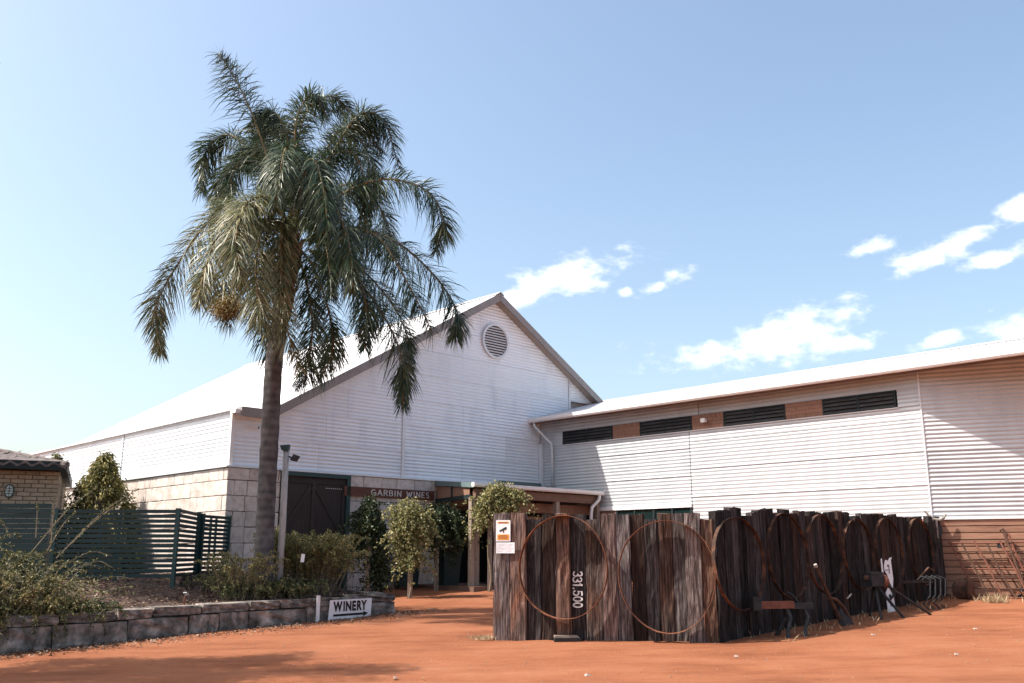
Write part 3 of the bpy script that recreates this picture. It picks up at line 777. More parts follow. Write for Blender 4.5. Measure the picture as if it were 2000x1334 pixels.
# ------------------------------------------------------------------ garden bed, retaining wall
rw = empty('retaining_wall', W2(0, -5, 0), RZ, 'low mossy two-course stone wall holding up the garden bed', 'wall')
rb = []
for k in range(4):
    bm = bmesh.new(); bmesh.ops.create_cube(bm, size=1)
    bmesh.ops.subdivide_edges(bm, edges=bm.edges[:], cuts=3, use_grid_fill=True)
    for v in bm.verts:
        c_ = sum(1 for t in v.co if abs(t) > .45)
        if c_ >= 2: v.co *= (.975 if c_ == 2 else .95)
        v.co += Vector((random.uniform(-.012, .012), random.uniform(-.07, .07), random.uniform(-.03, .03)))
    me = bpy.data.meshes.new('wall_stone'); bm.to_mesh(me); bm.free(); me.materials.append(m_rwall); rb.append(me)
def wtop(s): return .56 + .022 * (s + 6.5)
s = -9.0
MB().box(-9.0, .10, -.3, 1.10, .30, .50).build('wall_backing', m_rwall, rw)
while s < 1.25:
    w = min(random.uniform(.5, 1.3), 1.27 - s)
    if 1.27 - s - w < .3: w = 1.27 - s
    zg = gl(s + w / 2, -5.1) - .06; zt = wtop(s) - .16
    block(s + w / 2, .06, (zg + zt) / 2, w - .01, .30, zt - zg, rw, rb, 'wall_stone'); s += w
s = -9.0
while s < 1.25:
    w = min(random.uniform(.5, 1.0), 1.27 - s)
    if 1.27 - s - w < .3: w = 1.27 - s
    zt = wtop(s) + random.uniform(-.015, .02)
    block(s + w / 2, .075, zt - .075, w - .012, .30, .15, rw, rb, 'cap_stone'); s += w
d = .24                                        # short return of the wall beside the path
while d < 5.0:
    w = random.uniform(.7, 1.0); tx = 1.12 - .03 * d
    zg = gl(tx, -5 + d) - .06
    block(tx, d + w / 2, (zg + .58) / 2, .30, w - .01, .58 - zg, rw, rb, 'wall_stone')
    block(tx - .01, d + w / 2, .655, .30, w - .012, .14, rw, rb, 'cap_stone'); d += w
def bedz(s, d):                                # local coordinates of the shed frame
    t = min(1, max(0, (d + 4.8) / 3.2)); t = t * t * (3 - 2 * t)
    left = 1 - min(1, max(0, (s + .2) / 1.6))
    return wtop(s) - .03 + (.44 * t) * (.25 + .75 * left)
def bed():
    V = []; Fc = []; ns, nd = 90, 44
    r_ = np.random.default_rng(4)
    for j in range(nd + 1):
        for i in range(ns + 1):
            s = -13 + (14.1) * i / ns; d = -4.85 + 4.75 * j / nd
            if s > .95: s = min(s, 1.08 - .03 * (d + 5))
            V.append((s, d, bedz(s, d) + r_.normal() * .014))
    Fc = [(j * (ns + 1) + i, j * (ns + 1) + i + 1, (j + 1) * (ns + 1) + i + 1, (j + 1) * (ns + 1) + i) for j in range(nd) for i in range(ns)]
    me = bpy.data.meshes.new('garden_bed'); me.from_pydata(V, [], Fc); me.update()
    o = mobj('garden_bed', me, m_mulchsoil, smooth=True, label='raised garden bed of dark bark mulch', kind='structure')
    o.location = K0; o.rotation_euler = (0, 0, RZ)
bed()
def bedw(x, y):
    q = Vector((x, y, 0)) - K0; return bedz(q.dot(bx), q.dot(ay))
# higher ground behind the bed and the green fence
V = [(-40, .0), (-8.5, 0), (-.12, 0), (-.12, 16.0), (-40, 16.0)]
MB().prism([(-40, -4.9), (-13, -4.9), (-13, -.11), (-.13, -.11), (-.13, 16), (-40, 16)], (0, 0, .3), (1, 0, 0), (0, 1, 0), .66).build('house_yard', m_mulchsoil, label='level yard behind the slatted fence', kind='structure')
hy = bpy.data.objects['house_yard']; hy.location = K0; hy.rotation_euler = (0, 0, RZ)
# chips and leaf litter
def chips(name, pts, lab, smin, smax, mat, flat=.25):
    n = len(pts); D = rng.normal(size=(n, 3)); D[:, 2] *= flat
    sz = rng.uniform(smin, smax, n)
    rl = np.tile([[0, 0, 1.]], (n, 1)) + rng.normal(size=(n, 3)) * .35
    me = leaf_mesh(name, pts, D, sz, sz * rng.uniform(.3, .7, n), .1, rl)
    return mobj(name, me, mat, label=lab, kind='stuff')
pts = []
for k in range(9000):
    s = random.uniform(-9, 1.0); d = random.uniform(-4.8, -.5)
    p = W2(s, d, bedz(s, d) + .012); pts.append(p[:])
chips('bark_mulch', np.array(pts), 'bark chips and dry leaves strewn over the garden bed', .03, .08, m_litter)
pts = []
for k in range(5200):
    s = random.uniform(-9, 2.2); d = -5.1 - abs(random.gauss(0, .42))
    p = W2(s, d, 0); p.z = g(p.x, p.y) + .012; pts.append(p[:])
chips('leaf_litter', np.array(pts), 'dark leaf litter lying along the foot of the garden wall', .02, .065, m_litter)
# white stake, small tap, tag
MB().box(-.03, -.02, -.1, .03, .02, .48).build('white_stake', m_white, label='narrow white stake against the garden wall beside the arrow sign', cat='stake')
so = bpy.data.objects['white_stake']; p = W2(-.66, -5.14, 0); so.location = (p.x, p.y, g(p.x, p.y)); so.rotation_euler = (0, 0, RZ)
p = atY(362, 1150, 16.9); tz = bedw(p.x, p.y)
tp = empty('garden_tap', (p.x, p.y, tz), .3, 'small reddish garden tap standing in the mulch', 'tap')
MB().tube([(0, 0, -.05), (0, 0, .16), (.02, 0, .2)], .014, 8).build('riser', m_rustred, tp)
MB().tube([(.0, 0, .19), (.05, 0, .21), (.07, 0, .18)], .016, 8).build('spout', m_horn, tp)
MB().tube([(-.03, 0, .235), (.03, 0, .235)], .01, 6).build('handle', m_white, tp)

# ------------------------------------------------------------------ green slat fences and gate
def slat_fence(name, P, Q, zb, zt, n, slat, lab, cat, posts=(0, 1), mid=()):
    P, Q = Vector(P), Vector(Q); L = (Q - P).length
    e = empty(name, (P.x, P.y, zb), math.atan2(Q.y - P.y, Q.x - P.x), lab, cat)
    H = zt - zb; pit = H / n
    base = None
    for k in range(n):
        z0 = k * pit + .03
        if base is None:
            o = MB().box(.03, -.012, 0, L - .03, .012, slat).build('slat', m_green_slat, e); base = o.data
        else:
            o = bpy.data.objects.new('slat', base); link(o, e)
        o.location = (0, random.uniform(-.002, .002), z0)
    for f_ in posts: MB().box(f_ * L - .035, -.04, -.3, f_ * L + .035, .04, H + .03).build('post', m_dgreen, e)
    for f_ in mid: MB().box(f_ * L - .025, .013, -.1, f_ * L + .025, .05, H).build('rear_stile', m_dgreen, e)
    return e
slat_fence('slat_fence', (-14.6, 18.35, 0), (-9.05, 18.42, 0), 1.0, 2.46, 15, .084, 'green slatted fence with close-set slats in front of the brick house', 'fence', (0, .5), (.25, .75))
slat_fence('slat_fence', (-8.96, 18.42, 0), (-6.60, 18.50, 0), 1.03, 2.36, 14, .068, 'green slatted fence with open gaps ending at the thick corner post', 'fence', (0, 1), (.36, .52))
slat_fence('slat_fence', (-6.68, 18.58, 0), (-7.02, 21.0, 0), 1.03, 2.40, 14, .066, 'short green slatted side panel running back from the corner post', 'fence', (1,), ())
slat_fence('slat_gate', (-6.95, 21.06, 0), (-6.72, 22.25, 0), 1.05, 2.37, 14, .066, 'narrow green slatted gate beside the stone corner of the shed', 'gate', (0, 1), (.35, .55))

# ------------------------------------------------------------------ brick house at the left
HY = 22.0; hx1 = atY(115, 950, HY).x
HA = R(24)
hs = empty('brick_house', (hx1, HY, 0), HA, 'beige brick house with dark fascia and tiled hip roof', 'house')
HB, HT = .9, 3.42
MB().box(-8, .012, HB - .4, -.02, 6, HT).build('wall', m_hmortar, hs)
bme = None; ch_, bw = .098, .292
nrow = int((HT - HB) / ch_)
for r_ in range(nrow):
    z0 = HT - (r_ + 1) * ch_
    if z0 < 1.9: break
    x = -.0 - (0 if r_ % 2 else bw / 2)
    if r_ % 2 == 0: MB().box(-bw / 2, -.012, z0, -.001, .02, z0 + ch_ - .012).build('brick', m_brick, hs)
    while x > -3.4:
        if not (z0 < 2.85 and x < -1.42):
            if bme is None:
                o = MB().box(-bw + .012, -.018, 0, -.008, .02, ch_ - .018).build('brick', m_brick, hs); bme = o.data
            else:
                o = bpy.data.objects.new('brick', bme); link(o, hs)
            o.location = (x, random.uniform(-.003, .003), z0)
        x -= bw
wd_ = empty('window', (-1.44, 0, 0), 0, parent=hs)
MB().box(-1.4, -.002, 1.7, 0, .015, 2.84).build('pane', m_glass, wd_); MB().box(-.07, -.03, 1.7, 0, -.003, 2.84).build('frame', m_fascia, wd_)
MB().box(-8, -.42, HT, .14, -.38, HT + .20).build('fascia', m_fascia, hs)
MB().box(.10, -.379, HT, .14, 6, HT + .20).build('fascia', m_fascia, hs)
MB().box(-8, -.379, HT + .005, .099, 6, HT + .02).build('eaves_lining', m_fascia, hs)
# tiled roof: front slope of interlocking tiles, hip line running back to the left
def hipz(d): return HT + .22 + .34 * d
hroof = MB().add([(-8, -.42, HT + .19), (.14, -.42, HT + .19), (-5.6, 3.4, hipz(3.4) - .06), (-8, 3.4, hipz(3.4) - .06), (.14, 6, HT + .19)], [(0, 1, 2, 3), (1, 4, 2)]).build('roof', m_tile, hs)
tw, tl = .30, .36
tv = []
nn_ = 8
for j in (0, 1):
    for i in range(nn_ + 1):
        u = i / nn_
        tv.append((u * tw, j * (tl + .04), .035 * math.cos(2 * math.pi * u) + (.03 if j == 0 else 0) + j * (tl + .04) * .34))
for i in range(nn_ + 1):
    u = i / nn_; tv.append((u * tw, 0, .035 * math.cos(2 * math.pi * u) - .02))
tf = [(i, i + 1, i + nn_ + 2, i + nn_ + 1) for i in range(nn_)] + [(2 * (nn_ + 1) + i, 2 * (nn_ + 1) + i + 1, i + 1, i) for i in range(nn_)]
tme = bpy.data.meshes.new('roof_tile'); tme.from_pydata(tv, [], tf); tme.update(); tme.materials.append(m_tile)
for r_ in range(7):
    d0 = -.44 + r_ * tl
    x = .16 - (d0 + .44) * 1.5 - tw
    while x > -5.5:
        o = bpy.data.objects.new('roof_tile', tme); link(o, hroof)
        o.location = (x, d0, hipz(d0) + .045 + random.uniform(-.006, .006)); o.rotation_euler = (0, random.uniform(-.02, .02), random.uniform(-.02, .02))
        x -= tw
for k in range(9):
    f0 = k / 9; p = Vector((.14 - 5.74 * f0, -.42 + 3.82 * f0, hipz(-.42 + 3.82 * f0) + .03)); q = Vector((.14 - 5.74 * (f0 + .125), -.42 + 3.82 * (f0 + .125), hipz(-.42 + 3.82 * (f0 + .125)) + .05))
    MB().tube([p, q], [.10, .075], 10).build('hip_tile', m_tile, hroof)
lu = -1.02
wl = empty('wall_lamp', (hx1 + lu * math.cos(HA) + .03 * math.sin(HA), HY + lu * math.sin(HA) - .03 * math.cos(HA), 2.93), HA, 'oval caged bulkhead lamp on the beige brick wall', 'lamp')
ov = [(.10 * math.cos(2 * math.pi * i / 20), .16 * math.sin(2 * math.pi * i / 20)) for i in range(20)]
MB().prism(ov, (0, .02, 0), (1, 0, 0), (0, 0, 1), .06).build('housing', m_dgreen, wl)
MB().prism([(a_ * .78, b_ * .82) for a_, b_ in ov], (0, -.041, 0), (1, 0, 0), (0, 0, 1), .03).build('diffuser', m_lampglass, wl)
for zz in (-.06, .0, .06): MB().bar((-.08, -.078, zz), (.08, -.078, zz), .012, .01).build('guard_bar', m_dgreen, wl)
MB().bar((0, -.084, -.13), (0, -.084, .13), .01, .012, (0, 1, 0)).build('guard_bar', m_dgreen, wl)

# ------------------------------------------------------------------ sleeper fence
def sleeper(w, h, th, seed):
    r_ = random.Random(seed); V = []; Fc = []; n = 9
    cs = [(-.5, -.42), (-.44, -.5), (-.15, -.52), (.17, -.5), (.44, -.5), (.5, -.42), (.5, .5), (-.5, .5)]
    bow = r_.uniform(-.005, .005)
    for i in range(n + 1):
        t = i / n; z = h * t
        for k, (a_, b_) in enumerate(cs):
            j = r_.gauss(0, .006) if k < 6 else 0
            zz = z + (r_.uniform(-.012, .012) + .012 * a_ * r_.choice((-1, 1)) if i == n else 0)
            V.append((a_ * (w + .004) + j + bow * math.sin(math.pi * t), b_ * th + j, zz))
    m = len(cs)
    for i in range(n):
        for k in range(m): Fc.append((i * m + k, i * m + (k + 1) % m, (i + 1) * m + (k + 1) % m, (i + 1) * m + k))
    Fc.append(tuple(n * m + k for k in range(m)))
    me = bpy.data.meshes.new('sleeper'); me.from_pydata(V, [], Fc); me.update(); me.materials.append(m_plank)
    return me
FY = 15.2
FA = R(-13.0); fdir = Vector((math.cos(FA), math.sin(FA), 0)); fnor = Vector((math.sin(FA), -math.cos(FA), 0)); FO = Vector((-.285, FY, 0))
def on1(px, py, off=0):                       # photo pixel -> (distance along the front panel, height) on its face, off metres in front
    d = ray(px, py); n_ = fnor; O = FO + n_ * off
    t = (O - Vector((0, 0, CH))).dot(n_) / d.dot(n_)
    p = Vector((0, 0, CH)) + d * t
    return (p - O).dot(fdir), p.z
f1 = empty('sleeper_fence', (FO.x, FO.y, .2), FA, 'fence panel of upright weathered sleepers with white painted numbers', 'fence')
edges = [95, 225, 350, 470, 585, 692, 816, 945, 1060, 1172, 1283, 1386, 1502, 1602, 1728, 1832]
tops = [128, 130, 178, 136, 134, 141, 180, 138, 141, 138, 181, 130, 131, 131, 178]
proud = [.0, .0, -.06, -.03, .035, -.055, -.02, .0, .0, -.05, -.03, -.035, -.04, .03, -.0]
tone = [(1.3, 1.25, 1.28), (1.7, 1.4, 1.25), (.42, .4, .42), (.40, .42, .45), (1.4, 1.35, 1.35), (.40, .38, .40), (1.0, .9, .84), (1.45, 1.15, 1.05), (1.3, 1.28, 1.3), (.36, .36, .38), (.6, .6, .62), (.62, .6, .6), (.8, .78, .76), (1.6, 1.45, 1.4), (1.1, 1.05, 1.0)]  # plank colours, with sunlit planks raised and hoop-shaded planks lowered
xs_ = [on1(940 + e / 4, 1120)[0] for e in edges]
planks1 = []
for i in range(15):
    x0, x1 = xs_[i], xs_[i + 1]; zt = on1(940 + edges[i] / 4 + 12, 970 + tops[i] / 4)[1]
    wp_ = FO + fdir * (x0 + x1) / 2
    zb_ = g(wp_.x, wp_.y) - .12
    o = bpy.data.objects.new('sleeper', sleeper(x1 - x0 - .006, zt - zb_, .12, 100 + i)); link(o, f1); o.color = tuple(c * k for c, k in zip(tone[i], (.54, .59, .63))) + (1,)
    o.location = ((x0 + x1) / 2, .06 - proud[i], zb_ - .2); planks1.append((x0, x1, -proud[i]))
MB().box(.1, .115, .5, 3.4, .2, .62).build('rail', m_plank, f1); MB().box(.1, .115, 1.35, 3.4, .2, 1.47).build('rail', m_plank, f1)
# white painted number running down the sixth sleeper
dzn = 0
for ch in '331.500':
    m_, wd = strokes(ch, .135, .022, 0, .25)
    o = m_.build('painted_digit', m_paintwhite, f1); o.rotation_euler = (0, R(90), 0); o.scale = (.84, 1, 1)
    o.location = (xs_[5] + .05 + random.uniform(-.008, .008), planks1[5][2] - .014, on1(1112, 1117)[1] - .2 - dzn); dzn += (GLY[ch][0] + .16) * .135 * .84
P2a = FO + fdir * (xs_[15] + .02); P2b = Vector((9.70, 21.2, 0)); d2 = (P2b - P2a); L2 = d2.length; a2 = math.atan2(d2.y, d2.x)
f2 = empty('sleeper_fence', (P2a.x, P2a.y, .2), a2, 'long shaded run of shade-darkened upright sleepers leading to the wing corner', 'fence')
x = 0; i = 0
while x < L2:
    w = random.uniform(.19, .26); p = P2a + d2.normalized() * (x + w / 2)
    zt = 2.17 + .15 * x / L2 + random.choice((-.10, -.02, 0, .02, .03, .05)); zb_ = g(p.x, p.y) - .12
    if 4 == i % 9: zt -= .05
    o = bpy.data.objects.new('sleeper', sleeper(w - .006, zt - zb_, .12, 300 + i)); link(o, f2); tq = random.choice((.12, .17, .24, .36)); o.color = (tq * .86, tq * .94, tq * 1.02, 1)  # low tones paint this run's shade into the wood colour
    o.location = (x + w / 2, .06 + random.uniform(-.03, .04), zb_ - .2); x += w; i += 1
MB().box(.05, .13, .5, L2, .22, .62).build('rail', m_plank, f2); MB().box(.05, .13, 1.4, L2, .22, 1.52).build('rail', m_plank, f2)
# signs on the first sleepers
cu_, cz_ = on1(983, 1037, .02); cs_ = FO + fdir * cu_ + fnor * .022
sg = empty('camera_sign', (cs_.x, cs_.y, cz_ - .165), FA, 'white and orange sign with a camera picture on the end sleeper', 'sign')
MB().box(-.118, -.006, 0, .118, .012, .335).build('panel', m_white, sg)
MB().box(-.092, -.009, .285, .092, -.0062, .312).build('heading_print', m_orange, sg)
MB().box(-.098, -.009, .022, .098, -.0062, .112).build('footer_print', m_orange, sg)
for k, (zz, ww) in enumerate(((.093, .07), (.074, .085), (.055, .08), (.038, .075))):
    MB().box(-ww, -.0105, zz, ww, -.0092, zz + .007).build('fine_print', m_rustred, sg)
MB().box(-.07, -.0105, .293, .07, -.0092, .304).build('fine_print', m_rustred, sg)
MB().prism([(-.065, .172), (-.058, .152), (.052, .192), (.058, .222), (.04, .228)], (0, -.0062, 0), (1, 0, 0), (0, 0, 1), .004).prism([(-.004, .135), (.012, .135), (.012, .175), (-.004, .17)], (0, -.0063, 0), (1, 0, 0), (0, 0, 1), .003).build('camera_picture', m_black, sg)
for k, (px0, px1) in enumerate(((969, 988.4), (988.8, 1005))):
    cu_, cz_ = on1((px0 + px1) / 2, 1070, .04); c_ = FO + fdir * cu_ + fnor * (.034 - .001 * k); w = on1(px1, 1070)[0] - on1(px0, 1070)[0]
    np_ = MB().box(-w / 2, -.003, -.085, w / 2, 0, .085).build('notice_paper', m_paper, label=('white typed notice under the camera sign at the sleeper edge', 'white typed notice stapled across the first sleeper joint')[k], cat='notice')
    np_.location = (c_.x, c_.y, cz_); np_.rotation_euler = (0, 0, FA + R(2 - 3 * k))
    for q in range(6):
        MB().box(-w / 2 + .015, -.0042, .055 - q * .022, w / 2 - .02 - .02 * (q % 3), -.0031, .059 - q * .022).build('fine_print', m_pole, np_)

# iron hoops hung on the fences
def hoop(cx, cz, rx, rz, band, th, parent_loc, rot, mat, lab, tiltx=0):
    e_v = MB(); n = 56
    for i in range(n):
        t0, t1 = 2 * math.pi * i / n, 2 * math.pi * (i + 1) / n
        def P(t, r_, y):
            wv = 1 + .012 * math.sin(3 * t + cx)
            return ((rx * wv + r_) * math.cos(t), y, (rz * wv + r_) * math.sin(t))
        e_v.add([P(t0, 0, 0), P(t1, 0, 0), P(t1, 0, -band), P(t0, 0, -band), P(t0, th, 0), P(t1, th, 0), P(t1, th, -band), P(t0, th, -band)],
                [(0, 1, 2, 3), (7, 6, 5, 4), (3, 2, 6, 7), (0, 4, 5, 1)])
    o = e_v.build('iron_hoop', mat, label=lab, cat='hoop', group='iron hoops hung on the sleeper fences')
    o.location = parent_loc; o.rotation_euler = (tiltx, 0, rot); return o
for px0, px1, py0, py1, lab in ((1016, 1187, 1008, 1210, 'rusty iron hoop on the sleepers around the painted number'), (1209, 1398, 1016, 1236, 'rusty iron hoop on the front sleepers beside the fence bend')):
    ua, za = on1(px0, (py0 + py1) / 2, .1); ub, zb2 = on1(px1, (py0 + py1) / 2, .1); ut, zt2 = on1((px0 + px1) / 2, py0, .1); ut, zb3 = on1((px0 + px1) / 2, py1, .1)
    c_ = FO + fdir * (ua + ub) / 2 + fnor * .045
    hoop(px0 * .01, 0, (ub - ua) / 2 - .004, (zt2 - zb3) / 2 - .004, .15, .008, (c_.x, c_.y, (zt2 + zb3) / 2), FA, m_rust, lab, R(-1))
ord_ = ('first', 'second', 'third', 'fourth', 'fifth', 'sixth')
n2v = Vector((math.sin(a2), -math.cos(a2), 0)); u2v = d2.normalized()
def on2(u, off):                              # point on the ground in front of the shaded run
    p = P2a + u2v * u + n2v * off; return Vector((p.x, p.y, g(p.x, p.y)))
def pxg(px, off):                             # photo column -> distance along the shaded run
    r_ = (px - 1000) / F / 1.029
    q = P2a + n2v * off
    return (r_ * q.y - q.x) / (u2v.x - r_ * u2v.y)
for i, (px, py0, py1, r_) in enumerate(((1447, 1010, 1190, .74), (1543, 1004, 1168, .68), (1614, 1007, 1160, .66), (1682, 1014, 1152, .64), (1742, 1012, 1148, .63), (1804, 1014, 1142, .64))):
    u = pxg(px, .1); p = P2a + u2v * u; zt2 = atY(px, py0, p.y).z; zb2 = atY(px, py1, p.y).z; zc_, rz_ = (zt2 + zb2) / 2, (zt2 - zb2) / 2
    hoop(u, 0, r_, rz_, .06, .008, (p.x + .05 * math.sin(a2), p.y - .05 * math.cos(a2), zc_), a2, m_hoopshade, ord_[i] + ' shade-darkened iron hoop from the fence bend along the shaded sleepers', R(-3))

# ------------------------------------------------------------------ old farm iron in front of the fence
# iron stand: rusty beam on forked legs
u = pxg(1525, .45); p = on2(u, .45)
an = empty('iron_stand', p, a2 - .55, 'rusty horizontal beam on curved iron legs before the shaded sleepers', 'machinery')
MB().box(-.42, -.055, .42, .16, .055, .53).build('beam', m_rustred, an)
MB().box(.161, -.05, .41, .50, .05, .50).build('beam_end', m_iron, an)
MB().box(-.56, -.09, .40, -.421, .09, .60).build('head_block', m_iron, an)
for sx, dy in ((.05, -.1), (.05, .12), (.36, -.08)):
    MB().tube([(sx, 0, .42), (sx + .03, dy * .6, .28), (sx - .05, dy, .12), (sx - .10, dy * 1.6, -.02)], [.035, .032, .03, .035], 8).build('leg', m_iron, an)
MB().tube([(.30, .06, .5), (.22, .06, .60), (.12, .05, .66)], .02, 8).build('hook', m_iron, an)
# plough with raised handle
u = pxg(1632, .55); p = on2(u, .55)
pl = empty('hand_plough', p, a2 + .2, 'old walking plough with one long wooden handle raised', 'machinery')
q0 = Vector((.0, 0, .12)); q1 = Vector((-.62, .16, .98))
MB().tube([q0, q0.lerp(q1, .5) + Vector((.02, 0, -.03)), q1], [.04, .034, .027], 8).build('handle', m_rustdark, pl)
MB().tube([q1, q1 + (q1 - q0).normalized() * .05], [.032, .028], 10).build('grip_cap', m_horn, pl)
MB().tube([(-.25, .1, .48), (.05, .05, .44), (.30, 0, .30), (.5, -.05, .1)], [.025, .03, .035, .03], 8).build('frame_bar', m_rustdark, pl)
MB().add([(.1, -.05, .0), (.5, -.12, .0), (.62, 0, .03), (.2, .03, .34), (.42, .0, .26), (.12, .06, .05), (.5, .03, .02)], [(0, 1, 4, 3), (1, 2, 4), (5, 3, 4, 6), (0, 3, 5), (2, 6, 4)]).build('mouldboard', m_iron, pl)
MB().tube([(.2, -.1, .45), (.34, -.14, .52)], .014, 6).build('pin', m_horn, pl)
# white painted gauge plate leaning on the sleepers
u = pxg(1733, .30); p = on2(u, .30); sc = p.y / F
wp = empty('white_plate', p, a2 - .35, 'tall white pierced metal plate propped among the farm iron', 'plate')
hp = 1.02
MB().prism([(-.10, 0), (.10, .02), (.07, .40), (.11, .62), (.09, hp - .06), (.12, hp), (.07, hp - .01), (.03, hp - .07), (-.05, hp - .05), (-.09, hp - .14), (-.10, .78), (-.02, .66), (-.05, .44), (-.11, .36)], (0, .0, 0), (1, 0, 0), (0, 0, 1), .014).build('plate', m_white, wp)
MB().prism([(-.19, .74), (-.15, .72), (-.16, 1.0), (-.19, .98)], (0, -.02, 0), (1, 0, 0), (0, 0, 1), .012).build('side_blade', m_white, wp)
for cx, cz, w, h in ((-.0, .14, .025, .03), (.0, .86, .02, .02), (.02, .78, .008, .07), (-.03, .78, .06, .006), (-.02, .30, .03, .03)):
    MB().box(cx - w, -.018, cz - h, cx + w, -.0145, cz + h).build('dark_mark', m_black, wp)
MB().bar((-.08, -.03, .60), (.10, -.03, .30), .02, .05).build('strap', m_iron, wp); MB().bar((.10, -.03, .34), (-.06, -.03, .22), .02, .04).build('strap', m_iron, wp)
# chaff-cutter-like block with shafts beside the plate
u = pxg(1712, .5); p = on2(u, .5)
sd = empty('seed_drill', p, a2 - .3, 'dark iron gearbox on splayed legs with a long drawbar', 'machinery')
MB().box(-.30, -.12, .55, .02, .12, .80).build('gear_case', m_iron, sd)
MB().tube([(-.31, 0, .70), (-.31, -.02, .70), (.10, -.02, .70)], .05, 12).build('axle', m_rustdark, sd)
MB().tube([(.03, -.06, .64), (.10, -.06, .64)], .11, 16).build('flange', m_rustred, sd)
MB().tube([(.05, -.05, .62), (.55, -.15, .32), (1.0, -.28, .03)], [.028, .024, .022], 8).build('drawbar', m_iron, sd)
for q in ((-.32, -.28), (-.05, .22), (.26, -.30)):
    MB().tube([(-.1, 0, .60), (q[0], q[1], -.02)], [.03, .022], 8).build('leg', m_iron, sd)
wh = MB()
for i in range(24):
    pass
# tined cultivator at the fence end
u = pxg(1800, .55); p = on2(u, .55)
cu = empty('tine_cultivator', p, a2, 'old spring tine cultivator with curved tines by the fence end', 'machinery')
MB().bar((-.5, 0, .52), (.45, 0, .50), .05, .05).build('frame_bar', m_iron, cu); MB().bar((-.4, .25, .5), (.4, .25, .5), .05, .05).build('frame_bar', m_iron, cu)
for k, sx in enumerate((-.42, -.16, .12, .38)):
    MB().tube([(sx, 0, .5), (sx + .03, -.12, .62), (sx + .05, -.28, .56), (sx + .02, -.26, .26), (sx, -.12, .10), (sx, -.24, -.01)], .016, 7).build('tine', m_iron, cu)
MB().tube([(-.1, .1, .52), (.22, -.05, .78), (.36, -.1, .70)], .018, 7).build('lever', m_rustdark, cu)
# plough discs near the wall
for k, (px, lab) in enumerate(((1884, 'broad rusty plough disc standing in the shade of the wall'), (1899, 'narrow tilted plough disc beside the broad rusty disc'))):
    p = gpt(px, 1172); V = MB(); n = 28
    ring = []
    for rr, yy in ((0, -.05), (.08, -.045), (.16, -.025), (.23, .015)):
        ring.append([(rr * math.cos(2 * math.pi * i / n), yy, rr * math.sin(2 * math.pi * i / n)) for i in range(n)])
    for yo in (0, .008):
        pass
    for a_, b_ in zip(ring[:-1], ring[1:]):
        for i in range(n): V.add([a_[i], a_[(i + 1) % n], b_[(i + 1) % n], b_[i]], [(0, 1, 2, 3)])
        for i in range(n): V.add([(q[0], q[1] + .008, q[2]) for q in (a_[i], b_[i], b_[(i + 1) % n], a_[(i + 1) % n])], [(0, 1, 2, 3)])
    o = V.build('plough_disc', m_rustdark, label=lab, cat='disc', smooth=True, group=None)
    o.location = (p.x, p.y, p.z + .22); o.rotation_euler = (R(8), 0, R(-15 + 65 * k))
# harrow mesh leaning on the angled wall
wc = W2(10.87, -12.34, 0); dRw = Vector((math.cos(R(-24)), math.sin(R(-24)), 0)); nRw = Vector((dRw.y, -dRw.x, 0))
def onR(px, off):
    q = wc + nRw * off; r_ = (px - 1000) / F / 1.03
    u = (r_ * q.y - q.x) / (dRw.x - r_ * dRw.y); return q + dRw * u
p = onR(1950, .12); hz = g(p.x, p.y)
hw = empty('chain_harrow', (p.x, p.y, hz), R(-24), 'rusty iron harrow lattice leaning against the brown boarded wall', 'machinery')
hbars = []
for k in range(7):
    z0 = .02 + k * .19; y0 = -.34 + .26 * k / 6
    x0 = -.72 + .045 * k; a_ = Vector((-.52 - .07 * k + random.uniform(-.03, .03), y0, z0)); b_ = Vector((.75 - .02 * k, y0, z0 + random.uniform(-.05, .05)))
    MB().tube([a_, a_.lerp(b_, .5) + Vector((0, 0, random.uniform(-.03, .03))), b_], .016, 6).build('cross_bar', m_rustdark if k % 3 else m_rustred, hw)
for k in range(6):
    xb = -.50 + k * .25
    a_ = Vector((xb, -.36, 0.0)); b_ = Vector((xb - .42, -.07, 1.20 - .05 * (k % 2)))
    MB().tube([a_, a_.lerp(b_, .5) + Vector((random.uniform(-.03, .03), 0, 0)), b_], .02, 6).build('long_bar', m_rustdark if k % 2 else m_rustred, hw)
for k in range(14):
    xb = -.45 + (k % 5) * .24 + random.uniform(-.05, .05); zz = random.uniform(.2, 1.0)
    MB().tube([(xb, -.3 + .2 * zz, zz), (xb + .1, -.3 + .2 * zz, zz - .16)], .009, 5).build('link', m_rustdark, hw)
p = onR(1972, .30); hz = g(p.x, p.y)
hc = empty('harrow_chain', (p.x, p.y, hz), R(-24), 'thick rusty shackled bar hanging down over the harrow', 'machinery')
MB().tube([(-.10, .12, 1.42), (-.04, .12, 1.46), (.02, .10, 1.36), (-.0, .08, 1.2)], .03, 8).build('shackle', m_rustdark, hc)
MB().tube([(-.02, .1, 1.38), (.08, .02, .95), (.18, -.06, .5), (.30, -.14, .0)], [.03, .026, .026, .03], 8).build('bar', m_rustdark, hc)
MB().tube([(.06, .1, 1.36), (.16, .02, .92), (.30, -.04, .45), (.48, -.1, .02)], .022, 8).build('bar', m_rustred, hc)
for k in range(6):
    zz = .15 + k * .2
    MB().tube([(.28 - .22 * zz, -.14 + .15 * zz, zz), (.48 - .30 * zz, -.1 + .14 * zz, zz + .03)], .016, 6).build('link', m_rustdark, hc)
MB().box(-.18, .1, 1.05, -.04, .17, 1.18).build('clevis_plate', m_iron, hc)
p = onR(1990, .25)
bq = empty('seed_coulter', (p.x + .15, p.y, g(p.x, p.y)), R(-24), 'heap of dark iron coulter parts at the foot of the boarded wall', 'machinery')
